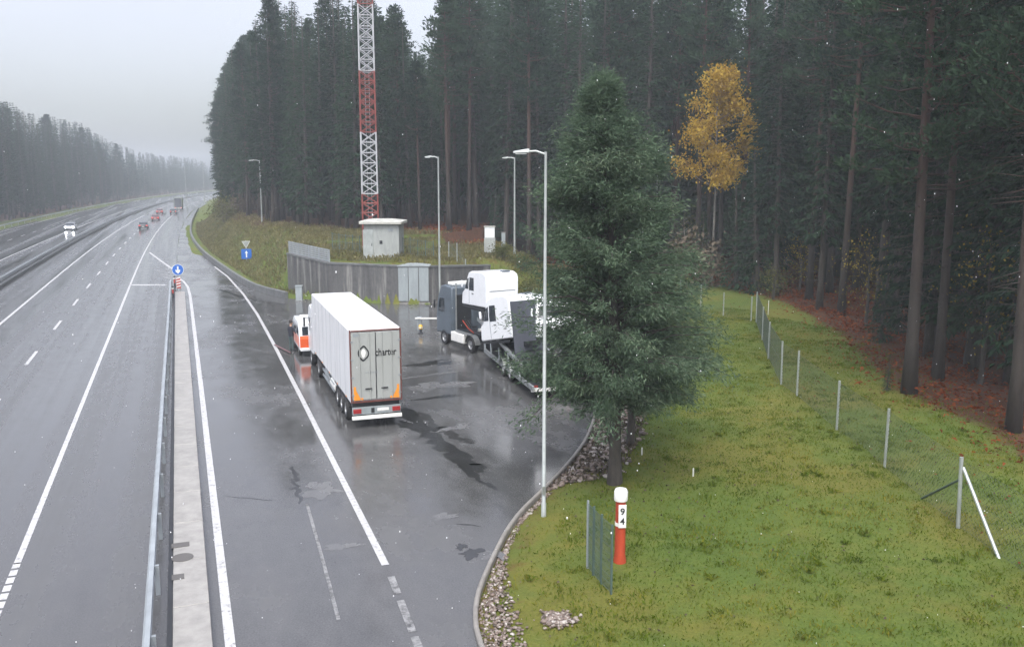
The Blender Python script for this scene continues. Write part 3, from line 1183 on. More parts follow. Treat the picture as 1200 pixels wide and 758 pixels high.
mass('distant_woods', far_at, 'distant hazy conifer woods where the motorway disappears')
# ------------------------------------------------------------------ single trees and plants set by hand
def hero_crown(pts, h, env, n_br, per, sl, lean=0.0, tb=None):
    """dense soft-needled crown: env = [(z, radius)]"""
    B, D, L, W = [], [], [], []
    zs = np.array([e[0] for e in env])
    rs = np.array([e[1] for e in env])
    for k in range(n_br):
        u = rng.uniform(0, 1) ** 1.15
        z = zs[0] + (zs[-1] - zs[0]) * u
        r = np.interp(z, zs, rs)
        a = rng.uniform(0, 6.28)
        bl = r * rng.choice([rng.uniform(0.35, 0.8), rng.uniform(0.75, 1.28)], p=[0.4, 0.6])
        c = along(pts, min(z - 0.25 * bl, h - 0.2))
        t = (z - zs[0]) / (zs[-1] - zs[0])
        e = np.array([along(pts, min(z, h - 0.1))[0] + math.cos(a) * bl, along(pts, min(z, h - 0.1))[1] + math.sin(a) * bl, z + rng.normal(0, 0.12)])
        if tb is not None and bl > 0.5:
            m_ = c * 0.45 + e * 0.55 + np.array([0, 0, 0.10 * bl])
            tb.tube([c, m_, e], [0.035, 0.022, 0.006], 4, False)
        n = int(per * rng.uniform(0.6, 1.4))
        s = rng.uniform(0.25, 1.05, n) ** 0.7
        base = c + (e - c) * s[:, None]
        base += rng.normal(0, 1, (n, 3)) * np.array([0.16, 0.16, 0.13]) * (0.5 + 0.8 * s)[:, None]
        od = (e - c) / (np.linalg.norm(e - c) + 1e-9)
        dd = od * 0.7 + rng.normal(0, 0.45, (n, 3)) + np.array([0, 0, 0.35 * t - 0.15])
        ll = sl * rng.uniform(0.55, 1.3, n)
        B.append(base)
        D.append(dd)
        L.append(ll)
        W.append(ll * rng.uniform(0.13, 0.25, n))
    return kites(np.concatenate(B), np.concatenate(D), np.concatenate(L), np.concatenate(W), 0.35)


def hero(x, y, h, env, n_br, per, label, r0, sl=0.24, extra=(), tilt=(0, 0)):
    t = thing('pine_tree', label, 'tree', (x, y, tz(x, y)), 0)
    t.rotation_euler = (tilt[0], tilt[1], 0)
    mb, pts = trunk_mb(h, r0, (0.25, 0.12, 0.6), n=12)
    V, F_ = hero_crown(pts, h, env, n_br, per, sl, tb=mb)
    Vs, Fs = [V], [F_]
    o = len(V)
    for (p0, p1, p2, n, sp) in extra:     # long side boughs
        p0, p1, p2 = (np.array(q, float) for q in (p0, p1, p2))
        mb.tube([p0, p1, p2], [0.06, 0.04, 0.01], 5, False)
        s = rng.uniform(0.15, 1.05, n)
        base = np.where(s[:, None] < 0.5, p0 + (p1 - p0) * (s * 2)[:, None], p1 + (p2 - p1) * (s * 2 - 1)[:, None])
        base = base + rng.normal(0, sp, (n, 3)) * np.array([1, 1, 0.8])
        od = (p2 - p0) / np.linalg.norm(p2 - p0)
        ll = sl * rng.uniform(0.6, 1.3, n)
        V2, F2 = kites(base, od * 0.6 + rng.normal(0, 0.5, (n, 3)) + np.array([0, 0, -0.15]), ll, ll * 0.28, 0.3)
        Vs.append(V2)
        Fs.append(F2 + o)
        o += len(V2)
    mb.build('trunk', 'spruce_bark', t, smooth=True)
    link('crown', np_mesh('crown', np.concatenate(Vs), np.concatenate(Fs), 'hero_needles'), t)
    return t


hero(14.37, 27.9, 14.0, [(3.3, 2.3), (4.2, 3.1), (5.4, 3.1), (7.2, 2.75), (9.0, 2.35), (10.8, 1.95), (12.2, 1.35), (13.2, 0.75), (14.1, 0.1)], 480, 400,
     'tall dense green pine standing alone on the lawn beside the lamp post', 0.205, 0.175,
     tilt=(-.012, -.032),
     extra=[((0, 0, 4.4), (-1.8, .5, 3.7), (-3.0, .9, 2.4), 700, 0.30), ((0, 0, 4.2), (-1.0, -1.6, 3.4), (-1.6, -2.6, 2.7), 500, 0.26)])
hero(17.1, 31.9, 9.5, [(3.2, 1.6), (4.4, 2.6), (6, 2.3), (7.5, 1.6), (9.5, 0.3)], 200, 270,
     'smaller thin-stemmed pine half hidden behind the tall pine on the lawn', 0.15, 0.19,
     extra=[((0, 0, 4.6), (1.9, -0.3, 4.1), (3.9, -1.0, 2.9), 750, 0.28), ((0, 0, 4.0), (1.6, 0.6, 3.4), (3.0, .4, 2.2), 520, 0.3), ((0, 0, 3.5), (1.0, -1.0, 2.9), (1.8, -1.9, 2.0), 380, 0.25)])

# near pines behind the wire fence
big = plant(PINF[0], 34.67, 34.77, 30, 'pine_tree', 'thick reddish-barked pine standing nearest to the wire fence', 'tree', None, 1.15)
plant(PINF[1], 38.31, 36.51, 29, 'pine_tree', 'dark-stemmed pine just behind the thick reddish pine by the fence', 'tree', None, 1.0)
plant(PINF[1], 33.62, 27.72, 28, 'pine_tree', 'dark leaning pine over red bracken at the near end of the wood', 'tree', None, 1.05)
plant(YNG[0], 34.0, 35.6, 2.0, 'young_spruce', 'very small young spruce at the foot of the thick reddish pine', 'tree', None, 0.8)


def broadleaf(x, y, h, z0, z1, rmax, n, sl, label, name='birch_tree', mat='yellow_leaves', barkm='birch_bark', cat='tree', nb=46):
    t = thing(name, label, cat, (x, y, tz(x, y)), 0)
    mb, pts = trunk_mb(h, 0.13, (0.3, 0.2, 0.4), r1=0.015, n=8)
    B, D, L, W = [], [], [], []
    for k in range(nb):
        u = (k + rng.uniform()) / nb
        z = z0 + (z1 - z0) * u
        r = rmax * (math.sin(math.pi * (0.16 + 0.80 * u)) ** 0.75) * rng.uniform(0.02, 1.2) ** 0.6
        a = rng.uniform(0, 6.28)
        c = along(pts, max(0.5, min(z - r * 0.7, h - .3)))
        e = np.array([c[0] + math.cos(a) * r, c[1] + math.sin(a) * r, z])
        mb.tube([c, c * 0.5 + e * 0.5 + np.array([0, 0, -.1 * r]), e], [0.03, 0.02, 0.006], 4, False)
        m_ = int(n / nb * rng.uniform(0.5, 1.5))
        q = e + rng.normal(0, 1, (m_, 3)) * np.array([0.62, 0.62, 0.5])
        B.append(q)
        D.append(rng.normal(0, 1, (m_, 3)) + np.array([0, 0, -0.5]))
        ll = sl * rng.uniform(0.6, 1.3, m_)
        L.append(ll)
        W.append(ll * rng.uniform(0.5, 0.8, m_))
    V, F_ = kites(np.concatenate(B), np.concatenate(D), np.concatenate(L), np.concatenate(W), 0.2)
    mb.build('trunk', barkm, t, smooth=True)
    link('crown', np_mesh('crown', V, F_, mat), t)
    return t


yp = at(833, 332, 0.1)
yx, yy = yp.x, yp.y
ztop = top_for_row(yx, yy, 80)
zbot = top_for_row(yx, yy, 222)
broadleaf(yx, yy, ztop - .6, zbot + .6, ztop - 0.3, 4.0, 9500, 0.30, 'birch with bright yellow autumn leaves at the edge of the dark wood', nb=52)
for px, py, h, lab in ((905, 352, 2.6, 'low yellowing bush among red bracken behind the fence corner'), (800, 325, 6.5, 'thin half-bare birch in front of the yellow birch')):
    q = at(px, py, 0.2)
    broadleaf(q.x, q.y, h, h * .25, h, h * .30, 620, 0.16, lab, 'birch_tree' if h > 4 else 'bush', 'shrub_leaves', 'birch_bark' if h > 4 else 'spruce_bark', 'tree' if h > 4 else 'bush', 20)


for k_, (px_, py_, hh_, lab_) in enumerate(((862, 341, 10.5, 'dark young spruce right beside the stem of the yellow birch'), (886, 345, 13.5, 'taller dark spruce between the yellow birch and the fence corner'), (822, 336, 7.5, 'small dark spruce on the near side of the yellow birch'))):
    q = at(px_, py_, 0.1)
    plant(YNG[k_ % 2], q.x, q.y, hh_, 'young_spruce', lab_, 'tree', None, 1.1)


def bush(x, y, w, h, n, label, mat='shrub_leaves', sl=0.16):
    t = thing('bush', label, 'bush', (x, y, tz(x, y)), 0)
    mb = MB()
    B, D = [], []
    for k in range(14):
        a = rng.uniform(0, 6.28)
        r = w / 2 * rng.uniform(0.2, 1)
        e = np.array([math.cos(a) * r, math.sin(a) * r, h * rng.uniform(0.45, 0.95) * (1.1 - 0.5 * r / (w / 2))])
        mb.tube([(math.cos(a) * 0.1, math.sin(a) * 0.1, -0.1), e * 0.5 + np.array([0, 0, .1]), e], [0.025, 0.018, 0.006], 4, False)
        m_ = n // 14
        B.append(e + rng.normal(0, 1, (m_, 3)) * np.array([w * 0.13, w * 0.13, h * 0.17]))
        D.append(rng.normal(0, 1, (m_, 3)) + np.array([0, 0, 0.3]))
    B = np.concatenate(B)
    B[:, 2] = np.maximum(B[:, 2], 0.03)
    ll = sl * rng.uniform(0.6, 1.4, len(B))
    V, F_ = kites(B, np.concatenate(D), ll, ll * 0.5, 0.2)
    mb.build('stem', 'spruce_bark', t)
    link('foliage', np_mesh('foliage', V, F_, mat), t)
    return t


bx = [(612, 338, 1.2, 3.2, 2.2, 'yellow-green bush on the bank just behind the white truck cab roof'), (632, 333, 1.4, 3.0, 2.4, 'yellow-green bush between the lamp post and the white cabs'),
      (655, 345, 0.8, 3.0, 2.6, 'green bush on the bank behind the crown of the lone pine'), (590, 322, 1.6, 2.6, 1.6, 'low scrubby bush on the bank below the white marker pillar'),
      (610, 318, 2.0, 2.4, 1.6, 'scrubby bush at the top of the bank by the grey lamp post')]
for px, py, z, w, h, lab in bx:
    q = at(px, py, z)
    bush(q.x, q.y, w, h, 1500, lab)
q = at(806, 338)
bush(q.x, q.y, 5.5, 5.5, 1500, 'tall leafless brown bush in the undergrowth beside the yellow birch', 'bare_twigs', 0.5)
for px_, py_, h_, lab_ in ((1152, 470, 8.0, 'thin understory birch with sparse yellow leaves behind the two near dark pines'), (1010, 392, 6.5, 'thin understory birch with sparse yellow leaves left of the thick reddish pine'), (930, 352, 5.0, 'small sparse-leaved birch above the red bracken by the fence corner')):
    q = at(px_, py_, 0.1)
    broadleaf(q.x + 2.5, q.y + 2.5, h_, h_ * .3, h_, h_ * .26, 520, 0.16, lab_, 'birch_tree', 'understory_leaves', 'spruce_bark', 'tree', 26)
bush(8.6, 176, 5.0, 5.0, 1500, 'pale yellowing bush at the far end of the grass bank', 'shrub_leaves', 0.4)
bush(11.5, 168, 4.0, 3.2, 900, 'dull brown bush beside the pale yellowing bush on the bank', 'bare_twigs', 0.4)

# fallen stem leaning at the wood's edge
a_, b_ = at(812, 330, 0.2), at(853, 306, 2.2)
o = MB().tube([a_, a_.lerp(b_, 0.5) + Vector((0, 0, 0.15)), b_], [0.14, 0.11, 0.05], 7).build('fallen_trunk', 'dead_wood')
tag(o, 'bare fallen trunk leaning out of the bracken beside the birches', 'log')

# ------------------------------------------------------------------ ground cover
def scatter_poly(n, x0, x1, y0, y1):
    return np.column_stack([rng.uniform(x0, x1, n), rng.uniform(y0, y1, n)])


GP = scatter_poly(330000, 5.5, 44, 14, 64)
pxs = (GP[:, 0] * math.cos(PSI) - GP[:, 1] * math.sin(PSI)) / (GP[:, 0] * math.sin(PSI) + GP[:, 1] * math.cos(PSI))
d, *_ = seg_dist(GP, NEAR_KERB)
e, _, _, sd = seg_dist(GP, FOREST_EDGE)
keep = (~in_poly(GP, PAVED)) & (d > 0.2) & (np.where(sd > 0, e, -e) < rng.normal(0.5, 1.6, len(GP))) & (np.abs(pxs) < 0.74)
clump = np.sin(GP[:, 0] * 2.3 + np.sin(GP[:, 1] * 1.7) * 2) * np.sin(GP[:, 1] * 2.9 + np.sin(GP[:, 0] * 1.3) * 2)
keep &= rng.uniform(-1.6, 1, len(GP)) < clump + 0.3
keep &= (d > 1.6) | (rng.random(len(GP)) < 0.35)
GP = GP[keep]
clump = clump[keep]
gz = terrain(GP)
n = len(GP)
ll = rng.uniform(0.05, 0.15, n) * (1 + 0.5 * np.clip(clump, 0, 1))
V, F_ = kites(np.column_stack([GP, gz - 0.01]), np.column_stack([rng.normal(0, 0.55, (n, 2)), np.ones(n)]), ll, ll * 0.22, 0.3)
tag(link('grass', np_mesh('grass', V, F_, 'grass_blades')), 'short mottled turf blades on the lawn', 'grass', kind='stuff')

# longer pale grass on the bank by the ramp and round the hut
GP = scatter_poly(190000, 2, 42, 78, 240)
d, *_ = seg_dist(GP, PAVED + [PAVED[0]])
e, _, _, sd = seg_dist(GP, FOREST_EDGE)
keep = (~in_poly(GP, PAVED)) & (d > 1.2) & (np.where(sd > 0, e, -e) < rng.normal(1.0, 1.5, len(GP))) & (np.where(sd > 0, e, -e) > -34)
GP = GP[keep]
n = len(GP)
ll = rng.uniform(0.2, 0.75, n)
V, F_ = kites(np.column_stack([GP, terrain(GP) - 0.02]), np.column_stack([rng.normal(0, 0.4, (n, 2)), np.ones(n)]), ll, ll * 0.16, 0.5)
tag(link('bank_grass', np_mesh('bank_grass', V, F_, 'dry_grass')), 'long faded grass on the bank', 'grass', kind='stuff')

# red-brown bracken on the floor of the wood
GP = scatter_poly(210000, 24, 80, 10, 125)
e, _, _, sd = seg_dist(GP, FOREST_EDGE)
s_ = np.where(sd > 0, e, -e)
lump = np.sin(GP[:, 0] * 0.9 + 1.3 * np.sin(GP[:, 1] * 0.6)) * np.sin(GP[:, 1] * 0.8)
keep = (s_ > rng.normal(-0.5, 1.2, len(GP))) & (s_ < 14) & (rng.uniform(-1.3, 1, len(GP)) < lump) & (rng.uniform(0, 14, len(GP)) > s_ * 0.7)
GP = GP[keep]
n = len(GP)
zz = terrain(GP) + rng.uniform(0, 0.55, n) * (0.5 + 0.5 * lump[keep])
ll = rng.uniform(0.12, 0.36, n)
V, F_ = kites(np.column_stack([GP, zz]), np.column_stack([rng.normal(0, 1, (n, 2)), rng.uniform(0.0, 0.9, n)]), ll, ll * 0.36, 0.7)
tag(link('bracken', np_mesh('bracken', V, F_, 'bracken_fronds')), 'red-brown dead bracken on the floor of the wood', 'bracken', kind='stuff')
# fallen leaves and litter on the lawn's edges
GP = scatter_poly(7000, 8, 46, 14, 70)
e, _, _, sd = seg_dist(GP, FOREST_EDGE)
s_ = np.where(sd > 0, e, -e)
keep = (~in_poly(GP, PAVED)) & (s_ > -7) & (s_ < 3) & (rng.uniform(-7, 2, len(GP)) < s_)
GP = GP[keep]
n = len(GP)
V, F_ = kites(np.column_stack([GP, terrain(GP) + 0.04]), np.column_stack([rng.normal(0, 1, (n, 2)), rng.uniform(-.1, .3, n)]), rng.uniform(.08, .2, n), rng.uniform(.05, .1, n), 0.1)
tag(link('fallen_leaves', np_mesh('fallen_leaves', V, F_, 'bracken_fronds')), 'brown fallen leaves lying along the fence', 'leaves', kind='stuff')


GP = scatter_poly(5200, 7, 40, 14, 60)
e, _, _, sd = seg_dist(GP, FOREST_EDGE)
keep = (~in_poly(GP, PAVED)) & (sd < 0) & (rng.random(len(GP)) < 0.25 + 0.75 * np.exp(-((GP[:, 0] - 15.5) ** 2 + (GP[:, 1] - 29) ** 2) / 30))
GP = GP[keep]
n = len(GP)
V, F_ = kites(np.column_stack([GP, terrain(GP) + 0.07]), np.column_stack([rng.normal(0, 1, (n, 2)), rng.uniform(-.1, .3, n)]), rng.uniform(.06, .13, n), rng.uniform(.04, .08, n), 0.1)
tag(link('fallen_leaves', np_mesh('fallen_leaves', V, F_, 'bare_twigs')), 'scattered brown leaves lying on the lawn round the pine', 'leaves', kind='stuff')
# ranker tufts and weeds here and there in the turf
C0 = scatter_poly(420, 7, 42, 14, 58)
e, _, _, sd = seg_dist(C0, FOREST_EDGE)
d, *_ = seg_dist(C0, NEAR_KERB)
C0 = C0[(~in_poly(C0, PAVED)) & (sd < 0) & (d > .3)]
per = 34
GP = np.repeat(C0, per, 0) + rng.normal(0, 1, (len(C0) * per, 2)) * np.repeat(rng.uniform(.05, .16, len(C0)), per)[:, None]
n = len(GP)
ll = np.repeat(rng.uniform(.12, .30, len(C0)), per) * rng.uniform(.5, 1.2, n)
V, F_ = kites(np.column_stack([GP, terrain(GP) - .01]), np.column_stack([rng.normal(0, .55, (n, 2)), np.ones(n)]), ll, ll * .17, .6)
tag(link('grass_tufts', np_mesh('grass_tufts', V, F_, 'grass_blades')), 'ranker tufts of grass and weeds standing out of the lawn', 'grass', kind='stuff')


# stones: gravel along the kerb and the rubble by the pine
def stones(name, C, sizes, label):
    ico = bmesh.new()
    bmesh.ops.create_icosphere(ico, subdivisions=1, radius=1)
    bv = np.array([v.co[:] for v in ico.verts])
    bf = np.array([[v.index for v in f.verts] for f in ico.faces])
    ico.free()
    n = len(C)
    sc = sizes[:, None] * rng.uniform(0.55, 1.3, (n, 3)) * np.array([1, 1, 0.65])
    V = bv[None] * sc[:, None, :] * rng.uniform(0.8, 1.2, (n, len(bv), 1))
    a = rng.uniform(0, 6.28, n)
    c, s = np.cos(a)[:, None], np.sin(a)[:, None]
    V = np.stack([V[..., 0] * c - V[..., 1] * s, V[..., 0] * s + V[..., 1] * c, V[..., 2]], -1) + C[:, None, :]
    F_ = (bf[None] + (np.arange(n) * len(bv))[:, None, None]).reshape(-1, 3)
    return tag(link(name, np_mesh(name, V.reshape(-1, 3), F_, 'stone')), label, 'stones', kind='stuff')


GP = scatter_poly(24000, 5.6, 12, 14, 30)
d, *_ = seg_dist(GP, NEAR_KERB)
keep = (~in_poly(GP, PAVED)) & (d > 0.12) & (d < 0.35 + 0.75 * sstep(24.5, 19, GP[:, 1]) * rng.uniform(0.4, 1.15, len(GP)))
GP = GP[keep][:5200]
stones('gravel', np.column_stack([GP, terrain(GP) + 0.03]), rng.uniform(0.02, 0.07, len(GP)), 'pale gravel strip along the curved kerb')
GP = scatter_poly(9000, 12, 22, 28.5, 42)
d, *_ = seg_dist(GP, NEAR_KERB)
keep = (~in_poly(GP, PAVED)) & (d > 0.05) & (d < 1.0 + 1.5 * rng.random(len(GP)))
GP = GP[keep][:1300]
stones('rubble', np.column_stack([GP, terrain(GP) + 0.05]), rng.uniform(0.04, 0.17, len(GP)) ** 1.0, 'broken pale stones at the yard edge under the pine')
n = 2600
GP = np.column_stack([rng.uniform(12, 22, n * 3), rng.uniform(28.5, 42, n * 3)])
d, *_ = seg_dist(GP, NEAR_KERB)
keep = (~in_poly(GP, PAVED)) & (d < 2.2)
GP = GP[keep]
n = len(GP)
ll = rng.uniform(.1, .4, n)
V, F_ = kites(np.column_stack([GP, terrain(GP) + 0.02]), np.column_stack([rng.normal(0, .7, (n, 2)), np.ones(n)]), ll, ll * .3, .6)
tag(link('weeds', np_mesh('weeds', V, F_, 'bare_twigs')), 'withered weeds among the stones at the yard edge', 'weeds', kind='stuff')
c = at(652, 733)
GP = np.column_stack([rng.normal(c.x, 0.22, 260), rng.normal(c.y, 0.2, 260)])
stones('dirt', np.column_stack([GP, terrain(GP) + 0.05]), rng.uniform(.03, .08, 260), 'small bare heap of dirt and stones on the lawn')
# ------------------------------------------------------------------ walls, barriers and fences
def extrude_wall(path, th, z0, z1s, name, mat, label, cat='wall'):
    """wall along a path; front face on the path, thickness behind (left of direction)"""
    t = thing(name, label, cat, (path[0][0], path[0][1], 0))
    o0 = np.array(path[0], float)
    vs, fs = [], []
    cv, cf = [], []
    n = len(path)
    for i, p in enumerate(path):
        a = np.array(path[max(i - 1, 0)], float)
        b_ = np.array(path[min(i + 1, n - 1)], float)
        d = (b_ - a) / np.linalg.norm(b_ - a)
        nr = np.array([-d[1], d[0]])
        q = np.array(p, float) - o0
        r = q + nr * th
        vs += [(q[0], q[1], z0), (q[0], q[1], z1s[i]), (r[0], r[1], z1s[i]), (r[0], r[1], z0)]
        q2, r2 = q - nr * 0.07, r + nr * 0.07
        cv += [(q2[0], q2[1], z1s[i] + 0.002), (q2[0], q2[1], z1s[i] + 0.16), (r2[0], r2[1], z1s[i] + 0.16), (r2[0], r2[1], z1s[i] + 0.002)]
    for i in range(n - 1):
        for k in range(4):
            fs.append((4 * i + k, 4 * i + (k + 1) % 4, 4 * i + 4 + (k + 1) % 4, 4 * i + 4 + k))
    fs += [(0, 1, 2, 3), (4 * n - 4, 4 * n - 1, 4 * n - 2, 4 * n - 3)]
    MB().add(vs, fs).build('wall_face', mat, t)
    MB().add(cv, fs).build('coping', 'dark_concrete', t)
    return t


extrude_wall([WALL_A, WALL_B, WALL_C, WALL_D, WALL_E], 0.35, -0.4, [3.75, 3.35, 3.3, 3.25, 3.0], 'retaining_wall', 'stained_concrete',
             'streaked grey concrete retaining wall holding the bank below the hut')

# slatted railing on the far arm of the wall
t = thing('railing', 'grey slatted railing on the far arm of the retaining wall', 'railing', (WALL_A[0], WALL_A[1], 0))
A3, B3 = Vector((0.25, 0.25, 3.88)), Vector((WALL_B[0] - WALL_A[0] + 0.25, WALL_B[1] - WALL_A[1] + 0.2, 3.5))
for k in range(5):
    p = A3.lerp(B3, k / 4)
    MB().tube([p, p + Vector((0, 0, 1.15))], 0.05, 8).build('post', 'grey_steel', t)
mb = MB()
for k in range(6):
    z = 0.12 + k * 0.19
    d = (B3 - A3)
    ang = math.atan2(d.y, d.x)
    L_ = d.length
    rot = Matrix.Rotation(ang, 3, 'Z') @ Matrix.Rotation(-math.asin(d.z / L_), 3, 'Y')
    mb.box((A3 + B3) / 2 + Vector((0, 0, z)), (L_, 0.04, 0.15), rot)
mb.build('slat_panel', 'grey_steel', t)


def guard_rail(name, label, pts, post_step, parent_mat='galvanised', h=0.75, side=1, double=False):
    t = thing(name, label, 'guard rail', (pts[0][0], pts[0][1], 0))
    o0 = np.array(pts[0], float)
    P_ = [np.array(p, float) - o0 for p in pts]
    for sgn in ((-1, 1) if double else (side,)):
        prof = [(-0.04, -0.155), (0.07, -0.13), (0.12, -0.07), (0.02, -0.01), (0.02, 0.01), (0.12, 0.07), (0.07, 0.13), (-0.04, 0.155)]
        vs, fs = [], []
        k = len(prof)
        off = 0.10 * sgn
        for i, p in enumerate(P_):
            a, b_ = P_[max(i - 1, 0)], P_[min(i + 1, len(P_) - 1)]
            d = (b_ - a) / np.linalg.norm(b_ - a)
            for u, z in prof:
                w = off + u * sgn
                vs.append((p[0] + d[1] * w, p[1] - d[0] * w, h + z))
            for u, z in reversed(prof):
                w = off + (u - 0.006) * sgn
                vs.append((p[0] + d[1] * w, p[1] - d[0] * w, h + z))
        k2 = 2 * k
        for i in range(len(P_) - 1):
            for j in range(k2):
                fs.append((i * k2 + j, i * k2 + (j + 1) % k2, (i + 1) * k2 + (j + 1) % k2, (i + 1) * k2 + j))
        MB().add(vs, fs).build('rail', parent_mat, t)
    acc = 0.0
    nxt = 0.5
    cnt = 0
    for a, b_ in zip(P_[:-1], P_[1:]):
        L_ = np.linalg.norm(b_ - a)
        while nxt < acc + L_ and cnt < 95:
            q = a + (b_ - a) * ((nxt - acc) / L_)
            MB().box((q[0], q[1], (h + 0.08) / 2 - 0.1), (0.12, 0.10, h + 0.28)).build('post', parent_mat, t)
            nxt += post_step
            cnt += 1
        acc += L_
    return t


guard_rail('guard_rail', 'long galvanised guard rail between the motorway shoulder and the pale strip', [(-1.02, 4), (-1.0, 22), (-0.92, 45), (-0.8, 70), (-0.72, 90), (-0.70, 97)], 4.0, 'grey_steel', side=-1)
guard_rail('guard_rail', 'double grey guard rail along the median between the two carriageways', [(-17.6 + float(curve_x(y)), y) for y in range(20, 900, 20)], 8.0, double=True)
guard_rail('guard_rail', 'dark guard rail along the far verge of the oncoming carriageway', [(-38.3 + float(curve_x(y)), y) for y in range(120, 900, 20)], 8.0, 'grey_steel', side=1)
# concrete plinth under the median rail
v, f = kerb_mesh([(-17.6 + float(curve_x(y)), y) for y in range(0, 900, 20)], 0.9, 0.42, -0.05, 0.12)
tag(MB().add(v, f).build('median_plinth', 'dark_concrete'), 'low grey concrete plinth under the median guard rail', 'barrier')

# pale separator strip: slabs of concrete, shade along their left side set in near-black
t = thing('separator', 'long pale concrete separator strip between motorway and exit ramp', 'barrier', (0, 0, 0))
for y0, y1 in zip(np.arange(2, 92, 3.0), np.arange(5, 95, 3.0)):
    a, b_ = -0.62 + 0.0026 * (y0 - 20), -0.62 + 0.0026 * (y1 - 20)
    c, e = 0.26 + 0.0026 * (y0 - 20), 0.26 + 0.0026 * (y1 - 20)
    MB().add([(a, y0 + .012, 0), (c, y0 + .012, 0), (e, y1 - .012, 0), (b_, y1 - .012, 0), (a, y0 + .012, .26), (c, y0 + .012, .26), (e, y1 - .012, .26), (b_, y1 - .012, .26)],
             [(0, 3, 2, 1), (4, 5, 6, 7), (0, 1, 5, 4), (1, 2, 6, 5), (2, 3, 7, 6), (3, 0, 4, 7)]).build('slab', 'pale_concrete', t, bevel=0.02)
MB().add([(-0.80, 2, 0), (-0.66, 2, 0), (-0.42, 95, 0), (-0.56, 95, 0), (-0.80, 2, .2), (-0.66, 2, .2), (-0.42, 95, .2), (-0.56, 95, .2)],
         [(0, 3, 2, 1), (4, 5, 6, 7), (0, 1, 5, 4), (1, 2, 6, 5), (2, 3, 7, 6), (3, 0, 4, 7)]).build('gap_shade_strip', 'chassis', t)  # near-black strip stands in for the shadow of the slabs' side and gap
for py in (638, 653, 675):
    q = at(214, py, 0.26)
    if py == 653:
        MB().lathe([(0.30, 0), (0.30, 0.012), (0.2, 0.012)], 20, (q.x, q.y, .262)).build('drain_cover', 'rail_cap', t)
    else:
        MB().box((q.x - (0.06 if py == 638 else .12), q.y, 0.268), (0.5 if py == 638 else 0.32, 0.34, 0.012)).build('drain_cover', 'rail_cap', t)


def chain_link(mb, a, b_, z0, h, step=0.16, r=0.0035):
    a, b_ = Vector(a), Vector(b_)
    L_ = (b_ - a).length

    def P_(u, w):
        p = a.lerp(b_, u / L_)
        return p + Vector((0, 0, z0 + w))
    n = int((L_ + h) / step)
    for k in range(1, n):
        u = k * step
        s0, w0 = (u, 0) if u <= L_ else (L_, u - L_)
        s1, w1 = (0, u) if u <= h else (u - h, h)
        mb.tube([P_(s0, w0), P_(s1, w1)], r, 3, False)
        mb.tube([P_(L_ - s0, w0), P_(L_ - s1, w1)], r, 3, False)
    for w in (0.0, h * 0.5, h):
        mb.tube([P_(0, w), P_(L_, w)], r * 1.3, 3, False)


# the wire fence on the lawn
fp = [(21.0, 14.6), (22.33, 20.03), (24.51, 25.52), (26.6, 30.62), (28.6, 35.9), (29.7, 38.6), (33.2, 44.5), (36.9, 50.2), (40.4, 55.8)]
fh = [2.25, 2.28, 2.28, 2.2, 2.3, 2.35, 2.3, 2.3, 2.35]
t = thing('wire_fence', 'sagging wire mesh fence on pale posts running across the lawn', 'fence', (22.33, 20.03, 0))
o0 = Vector((22.33, 20.03, 0))
for k, (p, h) in enumerate(zip(fp, fh)):
    q = Vector((p[0], p[1], tz(*p))) - o0
    lean = Vector((rng.normal(0, .03), rng.normal(0, .03), 0))
    MB().tube([q - Vector((0, 0, .3)), q + Vector((0, 0, h)) + lean], 0.05 if k != 1 else 0.06, 9).build('post', 'light_pole', t)
q = Vector((fp[1][0], fp[1][1], tz(*fp[1]))) - o0
br = Vector((21.75, 18.0, 0.0)) - o0
MB().tube([q + Vector((0, 0, 1.95)), (br.x, br.y, tz(21.75, 18.0) - .05)], 0.05, 8).build('brace', 'light_pole', t)
br = Vector((23.35, 22.6, 0.0)) - o0
MB().tube([q + Vector((0, 0, 1.6)), (br.x, br.y, tz(23.35, 22.6) - .05)], 0.04, 8).build('brace', 'fence_green', t)
for (p, h), (p2, h2) in zip(zip(fp[:-1], fh[:-1]), zip(fp[1:], fh[1:])):
    mb = MB()
    a, b_ = Vector((p[0], p[1], tz(*p))) - o0, Vector((p2[0], p2[1], tz(*p2))) - o0
    chain_link(mb, a, b_, 0.06, min(h, h2) - 0.16, 0.17, 0.004)
    mb.build('mesh_panel', 'fence_wire', t)
# back run of that fence, at the edge of the wood
t = thing('wire_fence', 'low wire fence on thin pale posts at the back edge of the lawn', 'fence', (40.9, 60.9, 0))
o0 = Vector((40.9, 60.9, 0))
bp_ = [(40.5, 56.6), (40.9, 60.9), (42.0, 66), (43.6, 72), (44.5, 78)]
for p in bp_:
    q = Vector((p[0], p[1], tz(*p))) - o0
    MB().tube([q - Vector((0, 0, .3)), q + Vector((0, 0, 1.9))], 0.05, 8).build('post', 'light_pole', t)
for p, p2 in zip(bp_[:-1], bp_[1:]):
    mb = MB()
    chain_link(mb, Vector((p[0], p[1], tz(*p))) - o0, Vector((p2[0], p2[1], tz(*p2))) - o0, 0.06, 1.7, 0.3, 0.004)
    mb.build('mesh_panel', 'fence_wire', t)
for px, top, bot, lab in ((900, 352, 372, 'thin white stake in the red bracken beyond the fence corner'), (812, 548, 566, 'short white peg in the grass right of the lone pine'), (752, 524, 538, 'short pale peg beside the smaller pine trunk')):
    q = at(px, bot)
    h = top_for_row(q.x, q.y, top)
    g = tz(q.x, q.y)
    MBo = MB().tube([(q.x, q.y, g - .1), (q.x, q.y, h - 0.03), (q.x, q.y, h)], [0.03, 0.03, 0.015], 7).build('stake', 'white_post')
    tag(MBo, lab, 'stake')

